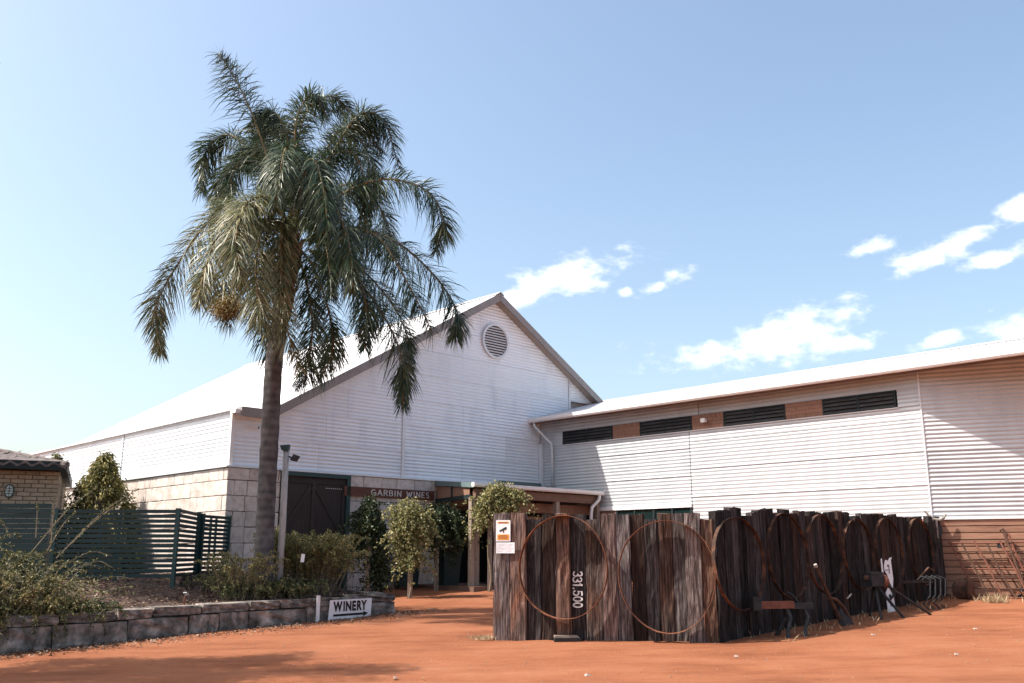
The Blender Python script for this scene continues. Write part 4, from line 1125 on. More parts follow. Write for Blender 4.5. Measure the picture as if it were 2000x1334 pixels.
MB().tube([(-.2, 0, .0), (.0, .05, .38), (.3, .08, .62)], [.03, .04, .03], 8).build('arm', m_iron, bq)
MB().tube([(.02, -.04, .34), (.02, .06, .34)], .16, 18).build('hub', m_rustdark, bq)
MB().bar((-.3, -.1, .12), (.5, -.05, .10), .06, .05).build('base_bar', m_rust, bq)
MB().tube([(.2, -.1, 0), (.25, 0, .3), (.5, .06, .46)], .025, 8).build('arm', m_rustdark, bq)
# horn-like rack at the end of the fence
p = onR(1838, .22)
hr = empty('horn_rack', (p.x, p.y, 2.14), R(-10), 'pair of curved grey horns on a stem at the fence end', 'ornament')
MB().tube([(0, 0, -.28), (0, 0, .10)], [.022, .03], 8).build('stem', m_horn, hr)
MB().tube([(0, 0, .12), (-.07, 0, .14), (-.15, 0, .22), (-.23, 0, .32)], [.03, .034, .03, .022], 9).build('horn', m_horn, hr)
MB().tube([(0, 0, .12), (.09, 0, .12), (.18, 0, .17), (.22, 0, .25)], [.03, .034, .03, .02], 9).build('horn', m_horn, hr)
MB().prism([(.02, -.22), (.06, -.28), (.12, -.12), (.10, -.02), (.02, -.02)], (0, .01, 0), (1, 0, 0), (0, 0, 1), .012).build('skull_plate', m_iron, hr)
# block lying by the front sleepers
p = gpt(1108, 1252)
bk = empty('foot_plate', (p.x, p.y, p.z), R(3), 'low dark wood and iron block on the dirt below the painted number', 'block')
MB().prism([(-.21, .0), (.20, .0), (.22, .05), (-.19, .05)], (0, .09, 0), (1, 0, 0), (0, 0, 1), .18).build('base', m_black, bk)
MB().prism([(-.20, .052), (.19, .052), (.15, .085), (-.20, .085)], (0, .085, 0), (1, 0, 0), (0, 0, 1), .15).build('top_board', m_postgrey, bk)

# ------------------------------------------------------------------ yard lamp post and wall camera
pb = atY(546, 1100, 19.2); ptp = atY(559, 880, 19.2)
lp = empty('lamp_post', (pb.x, pb.y, bedw(pb.x, pb.y) - .05), 0, 'leaning pale pole with two small floodlights beside the palm', 'lamp post')
tz = ptp.z - lp.location.z
MB().tube([(0, 0, -.1), (.02, 0, tz * .5), (ptp.x - pb.x, 0, tz)], [.075, .068, .062], 14).build('pole', m_pole, lp, smooth=True)
tx = ptp.x - pb.x
MB().prism([(tx - .12, tz + .10), (tx + .07, tz + .12), (tx + .05, tz - .03), (tx - .08, tz + .0)], (0, .07, 0), (1, 0, 0), (0, 0, 1), .15).build('floodlight', m_dgreen, lp)
MB().tube([(tx + .05, 0, tz - .12), (tx + .14, 0, tz - .16)], .018, 8).build('arm', m_iron, lp)
MB().prism([(tx + .10, tz - .20), (tx + .17, tz - .08), (tx + .29, tz - .12), (tx + .22, tz - .23)], (0, .06, 0), (1, 0, 0), (0, 0, 1), .13).build('floodlight', m_iron, lp)
MB().tube([(-.09, -.02, tz - .38), (-.12, -.02, tz - .62)], .006, 6).build('cable', m_black, lp)
sc_ = empty('wall_camera', W2(.50, -.10, 4.62), RZ, 'small white security camera high on the gable corner', 'camera')
MB().tube([(0, .06, .03), (0, 0, 0)], .02, 8).build('bracket', m_white, sc_)
MB().tube([(-.05, -.02, -.01), (.07, -.12, -.05)], [.045, .05], 12).build('housing', m_white, sc_)
MB().tube([(.07, -.12, -.05), (.08, -.13, -.054)], [.032, .032], 12).build('lens', m_black, sc_)

# ------------------------------------------------------------------ palm
PY = 19.0
def PP(px, py, dy=0): return atY(px, py, PY + dy)
def cr(pts, n):                                # Catmull-Rom through pts
    pts = [np.array(p[:]) for p in pts]; pts = [2 * pts[0] - pts[1]] + pts + [2 * pts[-1] - pts[-2]]
    out = []
    segs = len(pts) - 3
    for i in range(n):
        t = i / (n - 1) * segs; k = min(int(t), segs - 1); t -= k
        p0, p1, p2, p3 = pts[k:k + 4]
        out.append(.5 * (2 * p1 + (p2 - p0) * t + (2 * p0 - 5 * p1 + 4 * p2 - p3) * t * t + (3 * p1 - p0 - 3 * p2 + p3) * t ** 3))
    return np.array(out)
base_p = PP(514, 1118)
palm = empty('palm_tree', (base_p.x, base_p.y, bedw(base_p.x, base_p.y)), 0, 'tall queen palm with drooping feathery fronds and ringed grey trunk', 'palm tree')
pz = palm.location
tr = cr([PP(513, 1150), PP(519, 1000), PP(527, 850), PP(536, 700), PP(552, 600), PP(566, 520), PP(575, 455)], 64)
rad = []
for i, p in enumerate(tr):
    t = i / 63; rad.append(.188 - .012 * t + (.03 * math.exp(-((t) / .06) ** 2)) + .006 * math.sin(i * 2.1) - (.05 * max(0, (t - .72) / .28)))
MB().tube([Vector(p) - pz for p in tr], rad, 20).build('trunk', m_palmbark, palm, smooth=True)
def frond(ctrl, L0, droop, seed, mat, dens=1.0, name='frond', width=.0225):
    r_ = np.random.default_rng(seed)
    pts = cr([PP(*c) - pz for c in ctrl], 60)
    seglen = np.linalg.norm(np.diff(pts, axis=0), axis=1).sum()
    n = int(seglen * 82 * dens)
    t = np.linspace(.10, .995, n); t = np.clip(t + r_.normal(size=n) * .003, 0, 1)
    idx = t * 59; i0 = np.clip(idx.astype(int), 0, 58); fr = (idx - i0)[:, None]
    P = pts[i0] * (1 - fr) + pts[i0 + 1] * fr
    T = unit(pts[np.clip(i0 + 1, 0, 59)] - pts[np.clip(i0 - 1, 0, 59)])
    up = np.array([0, 0, 1.])
    S = np.cross(T, up); nn_ = np.linalg.norm(S, axis=1, keepdims=True)
    S = np.where(nn_ < .25, np.cross(T, np.array([0., 1., 0.])), S); S = unit(S)
    N = np.cross(S, T)
    allV = []; allL = []; allS = []; allT = []; vo = 0; lo = 0
    for sgn in (-1, 1):
        ang = r_.normal(.10, .95, n)[:, None]
        fwd = (.35 + .55 * t)[:, None] + r_.normal(size=(n, 1)) * .15
        D = unit(S * sgn * np.cos(ang) + N * np.sin(ang) + T * fwd + r_.normal(size=(n, 3)) * .10)
        prof = (np.clip(t / .16, .4, 1) * np.clip((1.05 - t) / .34, .42, 1)) * .98
        L = (L0 * prof * r_.uniform(.75, 1.15, n))[:, None]
        grav = (droop * .74 * r_.uniform(.4, 1.4, n))[:, None]
        wv = width * r_.uniform(.7, 1.2, n)[:, None]
        Sd = unit(np.cross(D, N + .25 * r_.normal(size=(n, 3))))
        rows = []
        for q, wf in ((0, .55), (.33, 1.0), (.68, .75)):
            C_ = P + D * L * q + np.array([0, 0, -1.]) * L * grav * q * q
            rows += [C_ - Sd * wv * wf / 2, C_ + Sd * wv * wf / 2]
        rows.append(P + D * L * .97 + np.array([0, 0, -1.]) * L * grav)
        V = np.stack(rows, 1)                  # n,7,3
        b_ = vo + np.arange(n)[:, None] * 7
        q1 = np.concatenate([b_ + 0, b_ + 1, b_ + 3, b_ + 2], 1); q2 = np.concatenate([b_ + 2, b_ + 3, b_ + 5, b_ + 4], 1); t3 = np.concatenate([b_ + 4, b_ + 5, b_ + 6], 1)
        loops = np.concatenate([q1, q2, t3], 1).ravel()
        st = lo + (np.arange(n)[:, None] * 11 + np.array([[0, 4, 8]])).ravel(); tt = np.tile([4, 4, 3], n)
        allV.append(V.reshape(-1, 3)); allL.append(loops); allS.append(st); allT.append(tt); vo += n * 7; lo += n * 11
    me = np_mesh(name, np.concatenate(allV), np.concatenate(allL), np.concatenate(allS), np.concatenate(allT))
    fo = mobj(name, me, mat, palm)
    rr = [.032 * (1 - .82 * i / 19) + .004 for i in range(20)]
    MB().tube([pts[int(i * 59 / 19)] for i in range(20)], rr, 6).build('midrib', m_rachis, fo, smooth=True)
    return fo
C0 = (572, 455)
FR = [  # control points (photo x, photo y, depth), leaflet length, droop, sunlit leaflet tone?
 ([(556, 440, -.1), (540, 370, -.2), (505, 255, -.3), (463, 160, -.35), (427, 104, -.3)], .86, .55, 0, 1.1),
 ([(556, 430, .2), (520, 340, .5), (455, 265, .9), (405, 290, 1.1), (392, 375, 1.2)], .60, .8, 0, 1),
 ([(575, 430, .2), (575, 320, .6), (600, 215, 1.0), (655, 190, 1.4), (705, 250, 1.6)], .66, .8, 0, 1),
 ([(578, 430, 0), (575, 330, -.2), (580, 230, -.3), (610, 185, -.4), (640, 230, -.6)], .62, .8, 0, 1),
 ([(590, 440, .1), (640, 320, .3), (700, 225, .4), (750, 240, .5), (780, 330, .5)], .66, .85, 0, 1),
 ([(585, 440, .5), (620, 330, 1.2), (670, 250, 1.8), (720, 300, 2.2), (735, 380, 2.3)], .62, .85, 0, 1),
 ([(600, 450, 0), (660, 385, -.2), (745, 350, -.3), (830, 370, -.3), (866, 430, -.3), (852, 492, -.2)], .66, .85, 0, 1),
 ([(600, 470, .2), (680, 445, .4), (770, 470, .5), (850, 540, .5), (893, 610, .4), (890, 655, .4)], .68, .95, 0, 1),
 ([(605, 475, -.4), (680, 450, -1.0), (740, 465, -1.5), (800, 560, -1.8), (845, 650, -1.9)], .62, .9, 0, 1),
 ([(605, 490, -.1), (680, 530, -.3), (745, 610, -.5), (785, 700, -.5), (787, 790, -.4)], .62, .9, 0, 1),
 ([(605, 490, .6), (670, 500, 1.2), (740, 560, 1.6), (790, 640, 1.8), (800, 720, 1.8)], .58, .9, 0, 1),
 ([(550, 440, .0), (480, 395, .0), (410, 430, .0), (345, 520, .0), (305, 600, .0), (312, 690, 0)], .66, .9, 1, 1),
 ([(545, 450, -.3), (480, 420, -1.0), (430, 450, -1.5), (400, 530, -1.8), (390, 590, -1.9)], .60, .9, 1, 1),
 ([(548, 420, -.4), (520, 385, -1.1), (480, 400, -1.8), (460, 470, -2.3), (470, 550, -2.4)], .62, .9, 1, 1.1),
 ([(550, 440, -.5), (520, 430, -1.2), (500, 500, -1.8), (505, 590, -2.0), (525, 660, -1.9)], .58, .9, 1, 1),
 ([(560, 470, -.5), (550, 480, -1.0), (545, 560, -1.4), (560, 640, -1.4), (585, 720, -1.2)], .55, .9, 1, .9),
 ([(580, 480, .1), (610, 520, -.2), (640, 600, -.4), (650, 680, -.4), (625, 745, -.3)], .55, .85, 0, 1),
 ([(580, 490, .3), (600, 560, .5), (610, 640, .6), (600, 720, .6), (580, 760, .5)], .52, .8, 0, .9),
 ([(550, 480, .3), (520, 520, .5), (505, 600, .5), (520, 680, .4), (545, 715, .3)], .50, .8, 0, .9),
 ([(560, 440, .6), (530, 330, 1.4), (480, 300, 2.0), (430, 350, 2.4), (420, 430, 2.4)], .60, .85, 0, 1),
 ([(570, 430, .4), (560, 320, .9), (540, 240, 1.4), (515, 250, 2.0), (490, 330, 2.4)], .58, .85, 0, 1),
 ([(590, 450, -.3), (620, 400, -.9), (650, 400, -1.5), (680, 470, -2.0), (690, 560, -2.2)], .60, .95, 0, 1.1),
 ([(580, 440, -.4), (590, 360, -1.0), (610, 310, -1.6), (630, 360, -2.1), (640, 440, -2.4)], .60, .95, 0, 1.1),
 ([(570, 430, -.4), (565, 350, -.9), (560, 290, -1.5), (550, 320, -2.1), (540, 390, -2.4)], .58, .95, 0, 1.1),
 ([(572, 470, -.3), (560, 430, -.7), (552, 440, -1.1), (548, 500, -1.4), (552, 570, -1.5)], .58, .9, 1, 1.1),
 ([(580, 470, -.3), (605, 425, -.7), (625, 430, -1.1), (640, 500, -1.4), (648, 580, -1.5)], .58, .9, 0, 1.1),
 ([(575, 465, .2), (575, 410, .2), (590, 350, .1), (600, 300, .0)], .5, .6, 0, 1.2),
 ([(575, 440, .2), (600, 380, .3), (640, 310, .2), (690, 300, .0), (715, 370, -.1), (712, 450, -.1)], .62, .9, 0, 1),
 ([(570, 440, .2), (560, 370, .4), (530, 300, .6), (490, 290, .7), (455, 340, .7), (445, 410, .7)], .62, .9, 0, 1),
 ([(575, 440, -.1), (570, 340, -.1), (555, 250, 0), (525, 215, .1), (490, 250, .2)], .62, .8, 0, 1),
 ([(585, 440, .1), (625, 360, .2), (665, 270, .4), (705, 240, .5), (745, 300, .6)], .62, .85, 0, 1),
 ([(590, 470, -.3), (640, 470, -.7), (690, 520, -1.0), (715, 600, -1.1), (712, 680, -1.1)], .60, .95, 0, 1),
 ([(560, 455, -.3), (505, 440, -.6), (455, 490, -.8), (435, 570, -.9), (450, 640, -.9)], .60, .95, 1, 1),
 ([(585, 450, .8), (640, 380, 1.6), (700, 360, 2.3), (750, 420, 2.7), (770, 500, 2.8)], .60, .9, 0, 1),
]
for i, (c, L0, dr, dry, dn) in enumerate(FR):
    frond(c, L0, dr, 50 + i, m_frond_lit if dry else m_frond, dn)  # dry flag picks the painted sunlit leaflet tone
# split leaf bases, seed cluster
for k in range(34):
    a_ = k * 2.4; t = k / 34; c_ = tr[int(40 + 21 * t)] - np.array(pz)
    r_ = .17; dx, dy = math.cos(a_), math.sin(a_)
    p0 = Vector((c_[0] + dx * r_ * .8, c_[1] + dy * r_ * .8, c_[2] - .1)); p1 = p0 + Vector((dx * .05, dy * .05, .2)); p2 = p0 + Vector((dx * .12, dy * .12, .42 + .08 * random.random()))
    MB().tube([p0, p1, p2], [.055, .045, .012], 6).build('leaf_base', m_boots, palm)
sp_ = []; sd_ = []
cc = np.array((PP(448, 598, -1.0) - pz)[:])
for k in range(2200):
    q = rng.normal(size=3) * np.array([.15, .15, .10]) + np.array([.10, 0, .07]) * math.sin(k * 2.4); sp_.append(cc + q); sd_.append([q[0], q[1], -.25 + rng.normal() * .1])
me = leaf_mesh('seed_cluster', np.array(sp_), np.array(sd_), rng.uniform(.04, .10, len(sp_)), .022)
mobj('seed_cluster', me, m_seed, palm)
st_ = cr([PP(556, 500, -.3) - pz, PP(510, 510, -.8) - pz, PP(465, 560, -1.0) - pz, PP(450, 595, -1.0) - pz], 14)
MB().tube([p for p in st_], [.02] * 14, 6).build('seed_stalk', m_rachis, palm)

# ------------------------------------------------------------------ shrubs
def shrub(name, loc, lab, stems, mat, leaf, lw, seed, per=62):
    """stems: list of numpy polylines in world space; leaves grow along each"""
    r_ = np.random.default_rng(seed)
    e = empty(name, loc, 0, lab, 'shrub'); lv = np.array(loc)
    st = MB(); LP = []; LD = []
    for pts, r0, d0 in stems:
        pts = pts - lv; n = len(pts)
        st.tube([Vector(p) for p in pts], [r0 * (1 - .8 * i / (n - 1)) for i in range(n)], 4, False)
        seg = np.linalg.norm(np.diff(pts, axis=0), axis=1).sum(); m = int(seg * per * d0)
        t = r_.uniform(.12, 1, m) * (n - 1); k = np.clip(t.astype(int), 0, n - 2); f_ = (t - k)[:, None]
        P = pts[k] * (1 - f_) + pts[k + 1] * f_; T = unit(pts[k + 1] - pts[k])
        LP.append(P + r_.normal(size=(m, 3)) * .012); LD.append(T * .6 + r_.normal(size=(m, 3)) * .75)
    st.build('stems', m_stem, e)
    LP = np.concatenate(LP); LD = np.concatenate(LD); n = len(LP)
    me = leaf_mesh('foliage', LP, LD, leaf * r_.uniform(.6, 1.3, n), lw * r_.uniform(.7, 1.2, n))
    mobj('foliage', me, mat, e); return e
def arch(p0, az_, up, out, r_, n=12, end=None):
    p0 = np.array(p0, float); dx = np.array([math.cos(az_), math.sin(az_), 0])
    ts = np.linspace(0, 1, n)[:, None]
    P = p0 + dx * out * ts ** .9 + np.array([0, 0, 1.]) * (up * 4 * ts * (1 - .62 * ts)) * .62
    P[1:] += np.cumsum(r_.normal(size=(n - 1, 3)) * .012, 0)
    return P
# big spreading shrub at the left, tumbling over the wall
r_ = np.random.default_rng(21); st = []
for k in range(470):
    s = r_.uniform(-9.2, -4.9); d = r_.uniform(-4.9, -2.9)
    dens = 1 if s < -5.4 else .6
    p = W2(s, d, bedz(s, d)); a_ = r_.uniform(0, 6.28)
    if r_.random() < .45: a_ = RZ - math.pi / 2 + r_.normal() * .6
    hgt = (1.12 - .30 * abs(s + 6.7)) * r_.uniform(.45, 1.1) * (1.0 if d > -4 else .75)
    P = arch(p, a_, max(.18, hgt) * .9, r_.uniform(.35, 1.05), r_); st.append((P, .012, dens))
for px, py, px2, py2, dd in ((60, 1080, 190, 950, 0), (110, 1090, 268, 955, .2), (120, 1080, 262, 970, .3), (70, 1050, 72, 985, 0), (100, 1060, 105, 975, .3), (20, 1050, -10, 1020, 0), (90, 1080, 150, 1000, .2), (130, 1100, 215, 1085, 0), (150, 1110, 222, 1110, -.2)):
    a_ = atY(px, py, 16.4 + dd); b_ = atY(px2, py2, 16.4 + dd); c_ = a_.lerp(b_, .55) + Vector((0, 0, .12))
    st.append((cr([a_, c_, b_], 14), .012, .5))
for k in range(520):                            # skirts tumbling over the stones and filling the mound
    s = r_.uniform(-9.2, -4.5); d = r_.uniform(-5.0, -4.2)
    p = W2(s, d, wtop(s) + r_.uniform(-.02, .35) * max(0, 1 - abs(s + 6.6) / 3)); a_ = RZ - math.pi / 2 + r_.normal() * .7
    L_ = r_.uniform(.2, .5); dx = np.array([math.cos(a_), math.sin(a_), 0]); ts = np.linspace(0, 1, 8)[:, None]
    P = np.array(p[:]) + dx * L_ * ts + np.array([0, 0, 1.]) * (.12 * ts - r_.uniform(.15, .62) * ts * ts * (1 if s < -4.6 else .4)) + np.cumsum(r_.normal(size=(8, 3)) * .01, 0)
    st.append((P, .006, 1.5))
p = W2(-6.4, -3.9, 0)
shrub('spreading_shrub', (p.x, p.y, bedz(-6.4, -3.9)), 'large straggly shrub with long shoots spilling over the garden wall', st, m_bush, .05, .028, 1, per=78)
# weeping shrub round the palm foot
r_ = np.random.default_rng(22); st = []
cpt = atY(602, 1130, 20.2)
for k in range(380):
    a_ = r_.uniform(0, 6.28); rr = abs(r_.normal()) * .30
    x, y = cpt.x + rr * math.cos(a_), cpt.y + rr * math.sin(a_) * .8
    P = arch((x, y, bedw(x, y)), a_ + r_.normal() * .5, r_.uniform(.45, 1.12), r_.uniform(.35, .85), r_); st.append((P, .009, 1))
shrub('weeping_shrub', (cpt.x, cpt.y, bedw(cpt.x, cpt.y)), 'rounded weeping shrub with yellowish arching twigs right of the palm', st, m_bush2, .05, .022, 2, per=75)
r_ = np.random.default_rng(23); st = []
cpt = atY(468, 1125, 18.3)
for k in range(110):
    a_ = r_.uniform(0, 6.28); rr = abs(r_.normal()) * .2
    x, y = cpt.x + rr * math.cos(a_), cpt.y + rr * math.sin(a_) * .8
    P = arch((x, y, bedw(x, y)), a_ + r_.normal() * .5, r_.uniform(.25, .85), r_.uniform(.25, .6), r_); st.append((P, .009, 1))
shrub('weeping_shrub', (cpt.x, cpt.y, bedw(cpt.x, cpt.y)), 'thin pale twiggy shrub left of the palm in front of the gate', st, m_bush2, .045, .022, 3, per=60)
r_ = np.random.default_rng(24); st = []
cpt = atY(530, 1140, 18.7)
for k in range(330):
    x, y = cpt.x + r_.normal() * .55, cpt.y + r_.normal() * .45
    q = Vector((x, y, 0)) - K0
    if q.dot(ay) < -4.7: continue
    P = arch((x, y, bedw(x, y)), r_.uniform(0, 6.28), r_.uniform(.10, .30), r_.uniform(.1, .3), r_, 8); st.append((P, .007, 1))
shrub('low_shrub', (cpt.x, cpt.y, bedw(cpt.x, cpt.y)), 'low dark leafy ground shrub below the lamp post', st, m_bush, .06, .03, 4, per=110)
tg = MB().box(-.035, -.003, 0, .035, .003, .16).build('plant_tag', m_white, label='small white tag standing in the weeping shrub', cat='tag')
p = atY(590, 1098, 18.9); tg.location = (p.x, p.y, p.z); tg.rotation_euler = (0, R(6), .2)

# conifers behind the fence
def conifer(loc, h, rb_, lab, seed, n=9000):
    r_ = np.random.default_rng(seed); e = empty('conifer', loc, 0, lab, 'tree', None)
    MB().tube([(0, 0, -.2), (0, 0, h * .5), (0, 0, h * .96)], [.08, .05, .01], 8).build('trunk', m_trunk_t, e)
    P = []; D = []
    nb_ = 620
    for k in range(nb_):                       # drooping sprays clustered on short boughs
        z = h * (r_.random() ** 1.05) * .985; rad_ = rb_ * (1 - z / h) ** .85 * (1 + .12 * math.sin(5 * z + k))
        a_ = r_.uniform(0, 6.28); rr = rad_ * r_.uniform(.62, 1.02)
        c_ = np.array([rr * math.cos(a_), rr * math.sin(a_), z + .05])
        m = n // nb_
        q = r_.normal(size=(m, 3)) * np.array([.05, .05, .085]); P.append(c_ + q)
        out = np.array([math.cos(a_), math.sin(a_), -.9]); D.append(out + r_.normal(size=(m, 3)) * .4)
    P = np.concatenate(P); D = np.concatenate(D); m = len(P)
    me = leaf_mesh('crown', P, D, r_.uniform(.07, .16, m), r_.uniform(.02, .045, m)); mobj('crown', me, m_conifer, e)
    core_ = MB(); core_.tube([(0, 0, .05), (0, 0, h * .3), (0, 0, h * .6), (0, 0, h * .88)], [rb_ * .5, rb_ * .42, rb_ * .22, .03], 14)
    core_.build('inner_twigs', m_trunk_t, e); return e
tp_ = atY(205, 893, 25.4); conifer((tp_.x, 25.4, .9), tp_.z - .9, 1.65, 'broad pointed conifer between brick house and shed', 31, 20000)
tp_ = atY(112, 890, 27.2); conifer((tp_.x, 27.2, .9), tp_.z - .9, .62, 'smaller dark conifer half hidden behind the house roof', 32, 7000)

# vines on posts
def vine(name, loc, post_h, lab, blobs, mat, seed, n=2600, leafs=.085, lean=0):
    r_ = np.random.default_rng(seed); e = empty(name, loc, 0, lab, 'vine')
    MB().box(-.055, -.055, -.1, .055, .055, post_h).build('post', m_postgrey, e)
    tv_ = [Vector((.05 * math.sin(q * 1.3), -.07 + .02 * math.cos(q * 2), q * post_h / 8)) for q in range(9)]
    MB().tube(tv_, [.03 - .0015 * q for q in range(9)], 7).build('stem', m_stem, e)
    P = []; D = []; tot = sum(b_[6] for b_ in blobs)
    for (x, y, z, rx, ry, rz, wt_) in blobs:
        m = int(n * wt_ / tot)
        q = unit(r_.normal(size=(m, 3))) * (r_.random((m, 1)) ** .45)
        # clumpy outline
        cl = 1 + .30 * np.sin(7 * q[:, :1] + x * 9) * np.cos(6 * q[:, 2:3] + 4 * q[:, 1:2])
        P.append(np.array([x, y, z]) + q * cl * np.array([rx, ry, rz])); D.append(q * .7 + r_.normal(size=(m, 3)) * .6 + np.array([0, 0, -.55]))
    for k in range(120):                       # loose shoots that break the outline
        b_ = blobs[r_.integers(len(blobs))]; q = unit(r_.normal(size=(1, 3)))[0]
        p0_ = np.array(b_[:3]) + q * np.array(b_[3:6]) * .8; L_ = r_.uniform(.15, .58); m = int(L_ * 62)
        ts = r_.random((m, 1)); dx = np.array([q[0], q[1] * .6, .35 * r_.normal()])
        P.append(p0_ + dx * L_ * ts + np.array([0, 0, -1.]) * L_ * .9 * ts * ts + r_.normal(size=(m, 3)) * .025); D.append(dx * .5 + r_.normal(size=(m, 3)) * .6 + np.array([0, 0, -.6]))
    P = np.concatenate(P); D = np.concatenate(D); m = len(P); sz = leafs * r_.uniform(.6, 1.25, m)
    me = leaf_mesh('leaves', P, D, sz, sz * .85, .18); mobj('leaves', me, mat, e); return e
def vp(px, py, s, d):
    p = W2(s, d, 0); return (p.x, p.y, g(p.x, p.y))
p0 = vp(0, 0, 3.42, -2.8)
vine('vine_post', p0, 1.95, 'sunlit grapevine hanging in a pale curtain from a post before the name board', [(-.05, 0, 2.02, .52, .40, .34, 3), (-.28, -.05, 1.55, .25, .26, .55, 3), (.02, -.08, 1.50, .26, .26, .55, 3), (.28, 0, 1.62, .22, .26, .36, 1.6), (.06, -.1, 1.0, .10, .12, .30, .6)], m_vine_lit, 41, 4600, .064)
pA = gpt(717, 1152)
pA = Vector((pA.x * .93, pA.y * .93, 0)); 
vine('vine_post', (pA.x, pA.y, g(pA.x, pA.y)), 2.2, 'shade-toned grapevine climbing a post in the shade beside the barn door', [(.02, 0, 2.15, .22, .22, .30, 1.2), (-.12, 0, 1.75, .40, .30, .40, 3), (-.30, 0, 1.25, .22, .22, .45, 1.6), (.22, .1, 1.1, .30, .28, .75, 3.4), (.3, .1, .5, .26, .24, .4, 1.4)], m_vine_shade, 42, 5200, .066)
p0 = vp(0, 0, 5.12, -1.75)
vine('vine_post', p0, 2.1, 'shade-toned grapevine mass on a post at the left end of the verandah', [(0.02, 0, 1.95, .40, .40, .30, 3), (.30, .1, 1.70, .42, .36, .5, 3), (-.12, 0, 1.45, .28, .28, .5, 2), (.55, .1, 1.45, .24, .26, .45, 1.5)], m_vine_shade, 43, 5600, .066)
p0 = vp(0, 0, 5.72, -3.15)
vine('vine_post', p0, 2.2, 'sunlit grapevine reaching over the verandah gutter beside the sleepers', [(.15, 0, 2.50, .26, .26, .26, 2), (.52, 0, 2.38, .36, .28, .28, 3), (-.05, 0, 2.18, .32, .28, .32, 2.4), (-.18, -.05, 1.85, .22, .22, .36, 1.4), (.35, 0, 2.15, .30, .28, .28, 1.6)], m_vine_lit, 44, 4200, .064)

# tree beyond the left edge of the drive whose crown shades the dirt
def bigtree(loc, h, lab, seed, nl=22, zlo=.4, rmax=2.1):
    r_ = np.random.default_rng(seed); e = empty('shade_tree', loc, 0, lab, 'tree')
    MB().tube([(0, 0, -.3), (.1, 0, 2), (.0, .1, 4), (.1, .2, h * .75)], [.24, .19, .14, .06], 10).build('trunk', m_trunk_t, e)
    P = []; D = []
    for k in range(nl):
        a_ = r_.uniform(0, 6.28); rr = rmax * r_.random() ** .6; z = r_.uniform(zlo, .97) * h
        c_ = np.array([rr * math.cos(a_), rr * math.sin(a_) * .8, z])
        MB().tube([(0, .1, z * .62), Vector(c_ * [.5, .5, .84]), Vector(c_)], [.06, .04, .012], 6).build('limb', m_trunk_t, e)
        m = 420; q = unit(r_.normal(size=(m, 3))) * r_.random((m, 1)) ** .5
        P.append(c_ + q * np.array([.62, .55, .34])); D.append(r_.normal(size=(m, 3)) + np.array([0, 0, -.8]))
    P = np.concatenate(P); D = np.concatenate(D); m = len(P)
    me = leaf_mesh('crown', P, D, r_.uniform(.09, .17, m), r_.uniform(.025, .04, m)); mobj('crown', me, m_tree, e)
bigtree((-10.6, 11.5, g(-10.6, 11.5)), 11.0, 'slender gum tree standing beside the red dirt drive', 61, 64, .50, 1.7)
bigtree((-13.6, 18.0, .9), 14.8, 'tall gum tree shading the palm and the slatted fence', 62, 80, .50, 1.9)

# ------------------------------------------------------------------ grass, weeds and stones
def tuft(px, py, n, h, lab, seed, spread=.12):
    r_ = np.random.default_rng(seed); p = gpt(px, py)
    P = np.stack([r_.normal(size=n) * spread, r_.normal(size=n) * spread * .6, np.zeros(n)], 1)
    D = np.stack([r_.normal(size=n) * .55, r_.normal(size=n) * .55, np.ones(n)], 1)
    me = leaf_mesh('dry_weed', P, D, h * r_.uniform(.5, 1.2, n), .012, .1)
    o = mobj('dry_weed', me, m_straw, label=lab, cat='weed'); o.location = p
tuft(1945, 1178, 260, .22, 'pale dry weed tuft at the foot of the harrow', 71, .16)
tuft(945, 1250, 160, .10, 'small dry grass tuft beside the end sleeper', 72, .12)
tuft(1240, 1247, 60, .10, 'tiny dry weed at the base of the front sleepers', 73, .06)
pts = []
for k in range(200):
    u = random.uniform(.2, L2); p = P2a + u2v * u + n2v * random.uniform(.05, .9); pts.append((p.x, p.y, g(p.x, p.y) + .01))
n = len(pts); D = rng.normal(size=(n, 3)) * .5 + np.array([0, 0, .8])
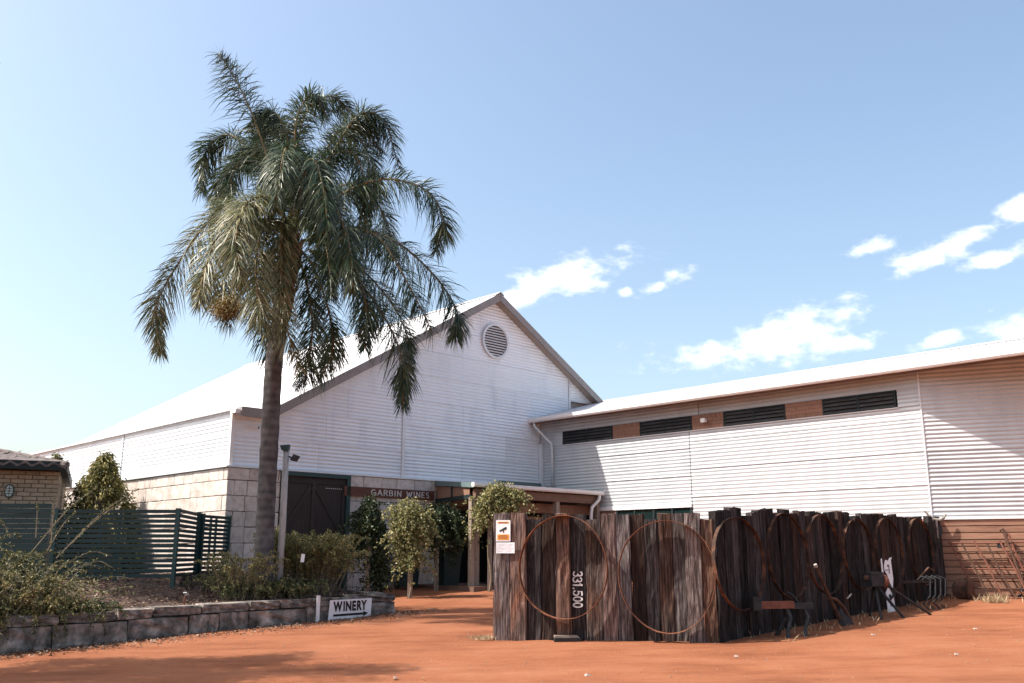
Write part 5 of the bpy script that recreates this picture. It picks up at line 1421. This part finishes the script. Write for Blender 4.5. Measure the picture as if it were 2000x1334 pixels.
mobj('weed_scatter', leaf_mesh('weed_scatter', np.array(pts), D, rng.uniform(.04, .14, n), .014), m_straw, label='sparse dry weeds under the farm iron along the sleepers', kind='stuff')
def pebbles(name, n, fx, lab, smin, smax):
    m = MB()
    for k in range(n):
        x, y = fx(); s_ = random.uniform(smin, smax); z = g(x, y)
        vs = [(x + s_ * random.uniform(.7, 1.2) * dx, y + s_ * random.uniform(.7, 1.1) * dy, z + s_ * .55 * (dz > 0) - .002) for dx, dy, dz in
              ((-1, -.7, 0), (1, -.7, 0), (1, .7, 0), (-1, .7, 0), (-.55, -.4, 1), (.55, -.4, 1), (.55, .4, 1), (-.55, .4, 1))]
        m.add(vs, [(4, 5, 6, 7), (0, 1, 5, 4), (1, 2, 6, 5), (2, 3, 7, 6), (3, 0, 4, 7)])
    return m.build(name, m_pebble, label=lab, kind='stuff')
pebbles('pebbles', 2000, lambda: (random.uniform(-7, 11), random.uniform(10.3, 20) ** 1.0), 'loose pale pebbles and grit over the dirt', .004, .016)
for k, (px, py, lab) in enumerate(((1438, 1283, 'pale flat stone chip lying on the dirt below the fence bend'), (1706, 1241, 'pale flat chip on the dirt in front of the white plate'), (1868, 1279, 'flat whitish chip on the open dirt far from the fence'),
                                   (772, 1325, 'small white pebble on the dirt before the garden wall end'), (1905, 1229, 'tiny pale chip on the dirt beyond the plough discs'), (1148, 1320, 'little pale stone on the dirt in front of the foot plate'))):
    p = gpt(px, py); m = MB(); s_ = random.uniform(.022, .042)
    m.add([(-s_, -.03, 0), (s_, -.02, 0), (s_ * .8, .03, 0), (-s_ * .9, .03, 0), (-s_ * .7, -.02, .018), (s_ * .7, -.012, .022), (s_ * .6, .02, .016), (-s_ * .6, .02, .02)], [(4, 5, 6, 7), (0, 1, 5, 4), (1, 2, 6, 5), (2, 3, 7, 6), (3, 0, 4, 7)])
    o = m.build('stone_chip', m_chipstone, label=lab, cat='stone'); o.location = (p.x, p.y, p.z + .002); o.rotation_euler = (0, 0, random.uniform(-.4, .4))
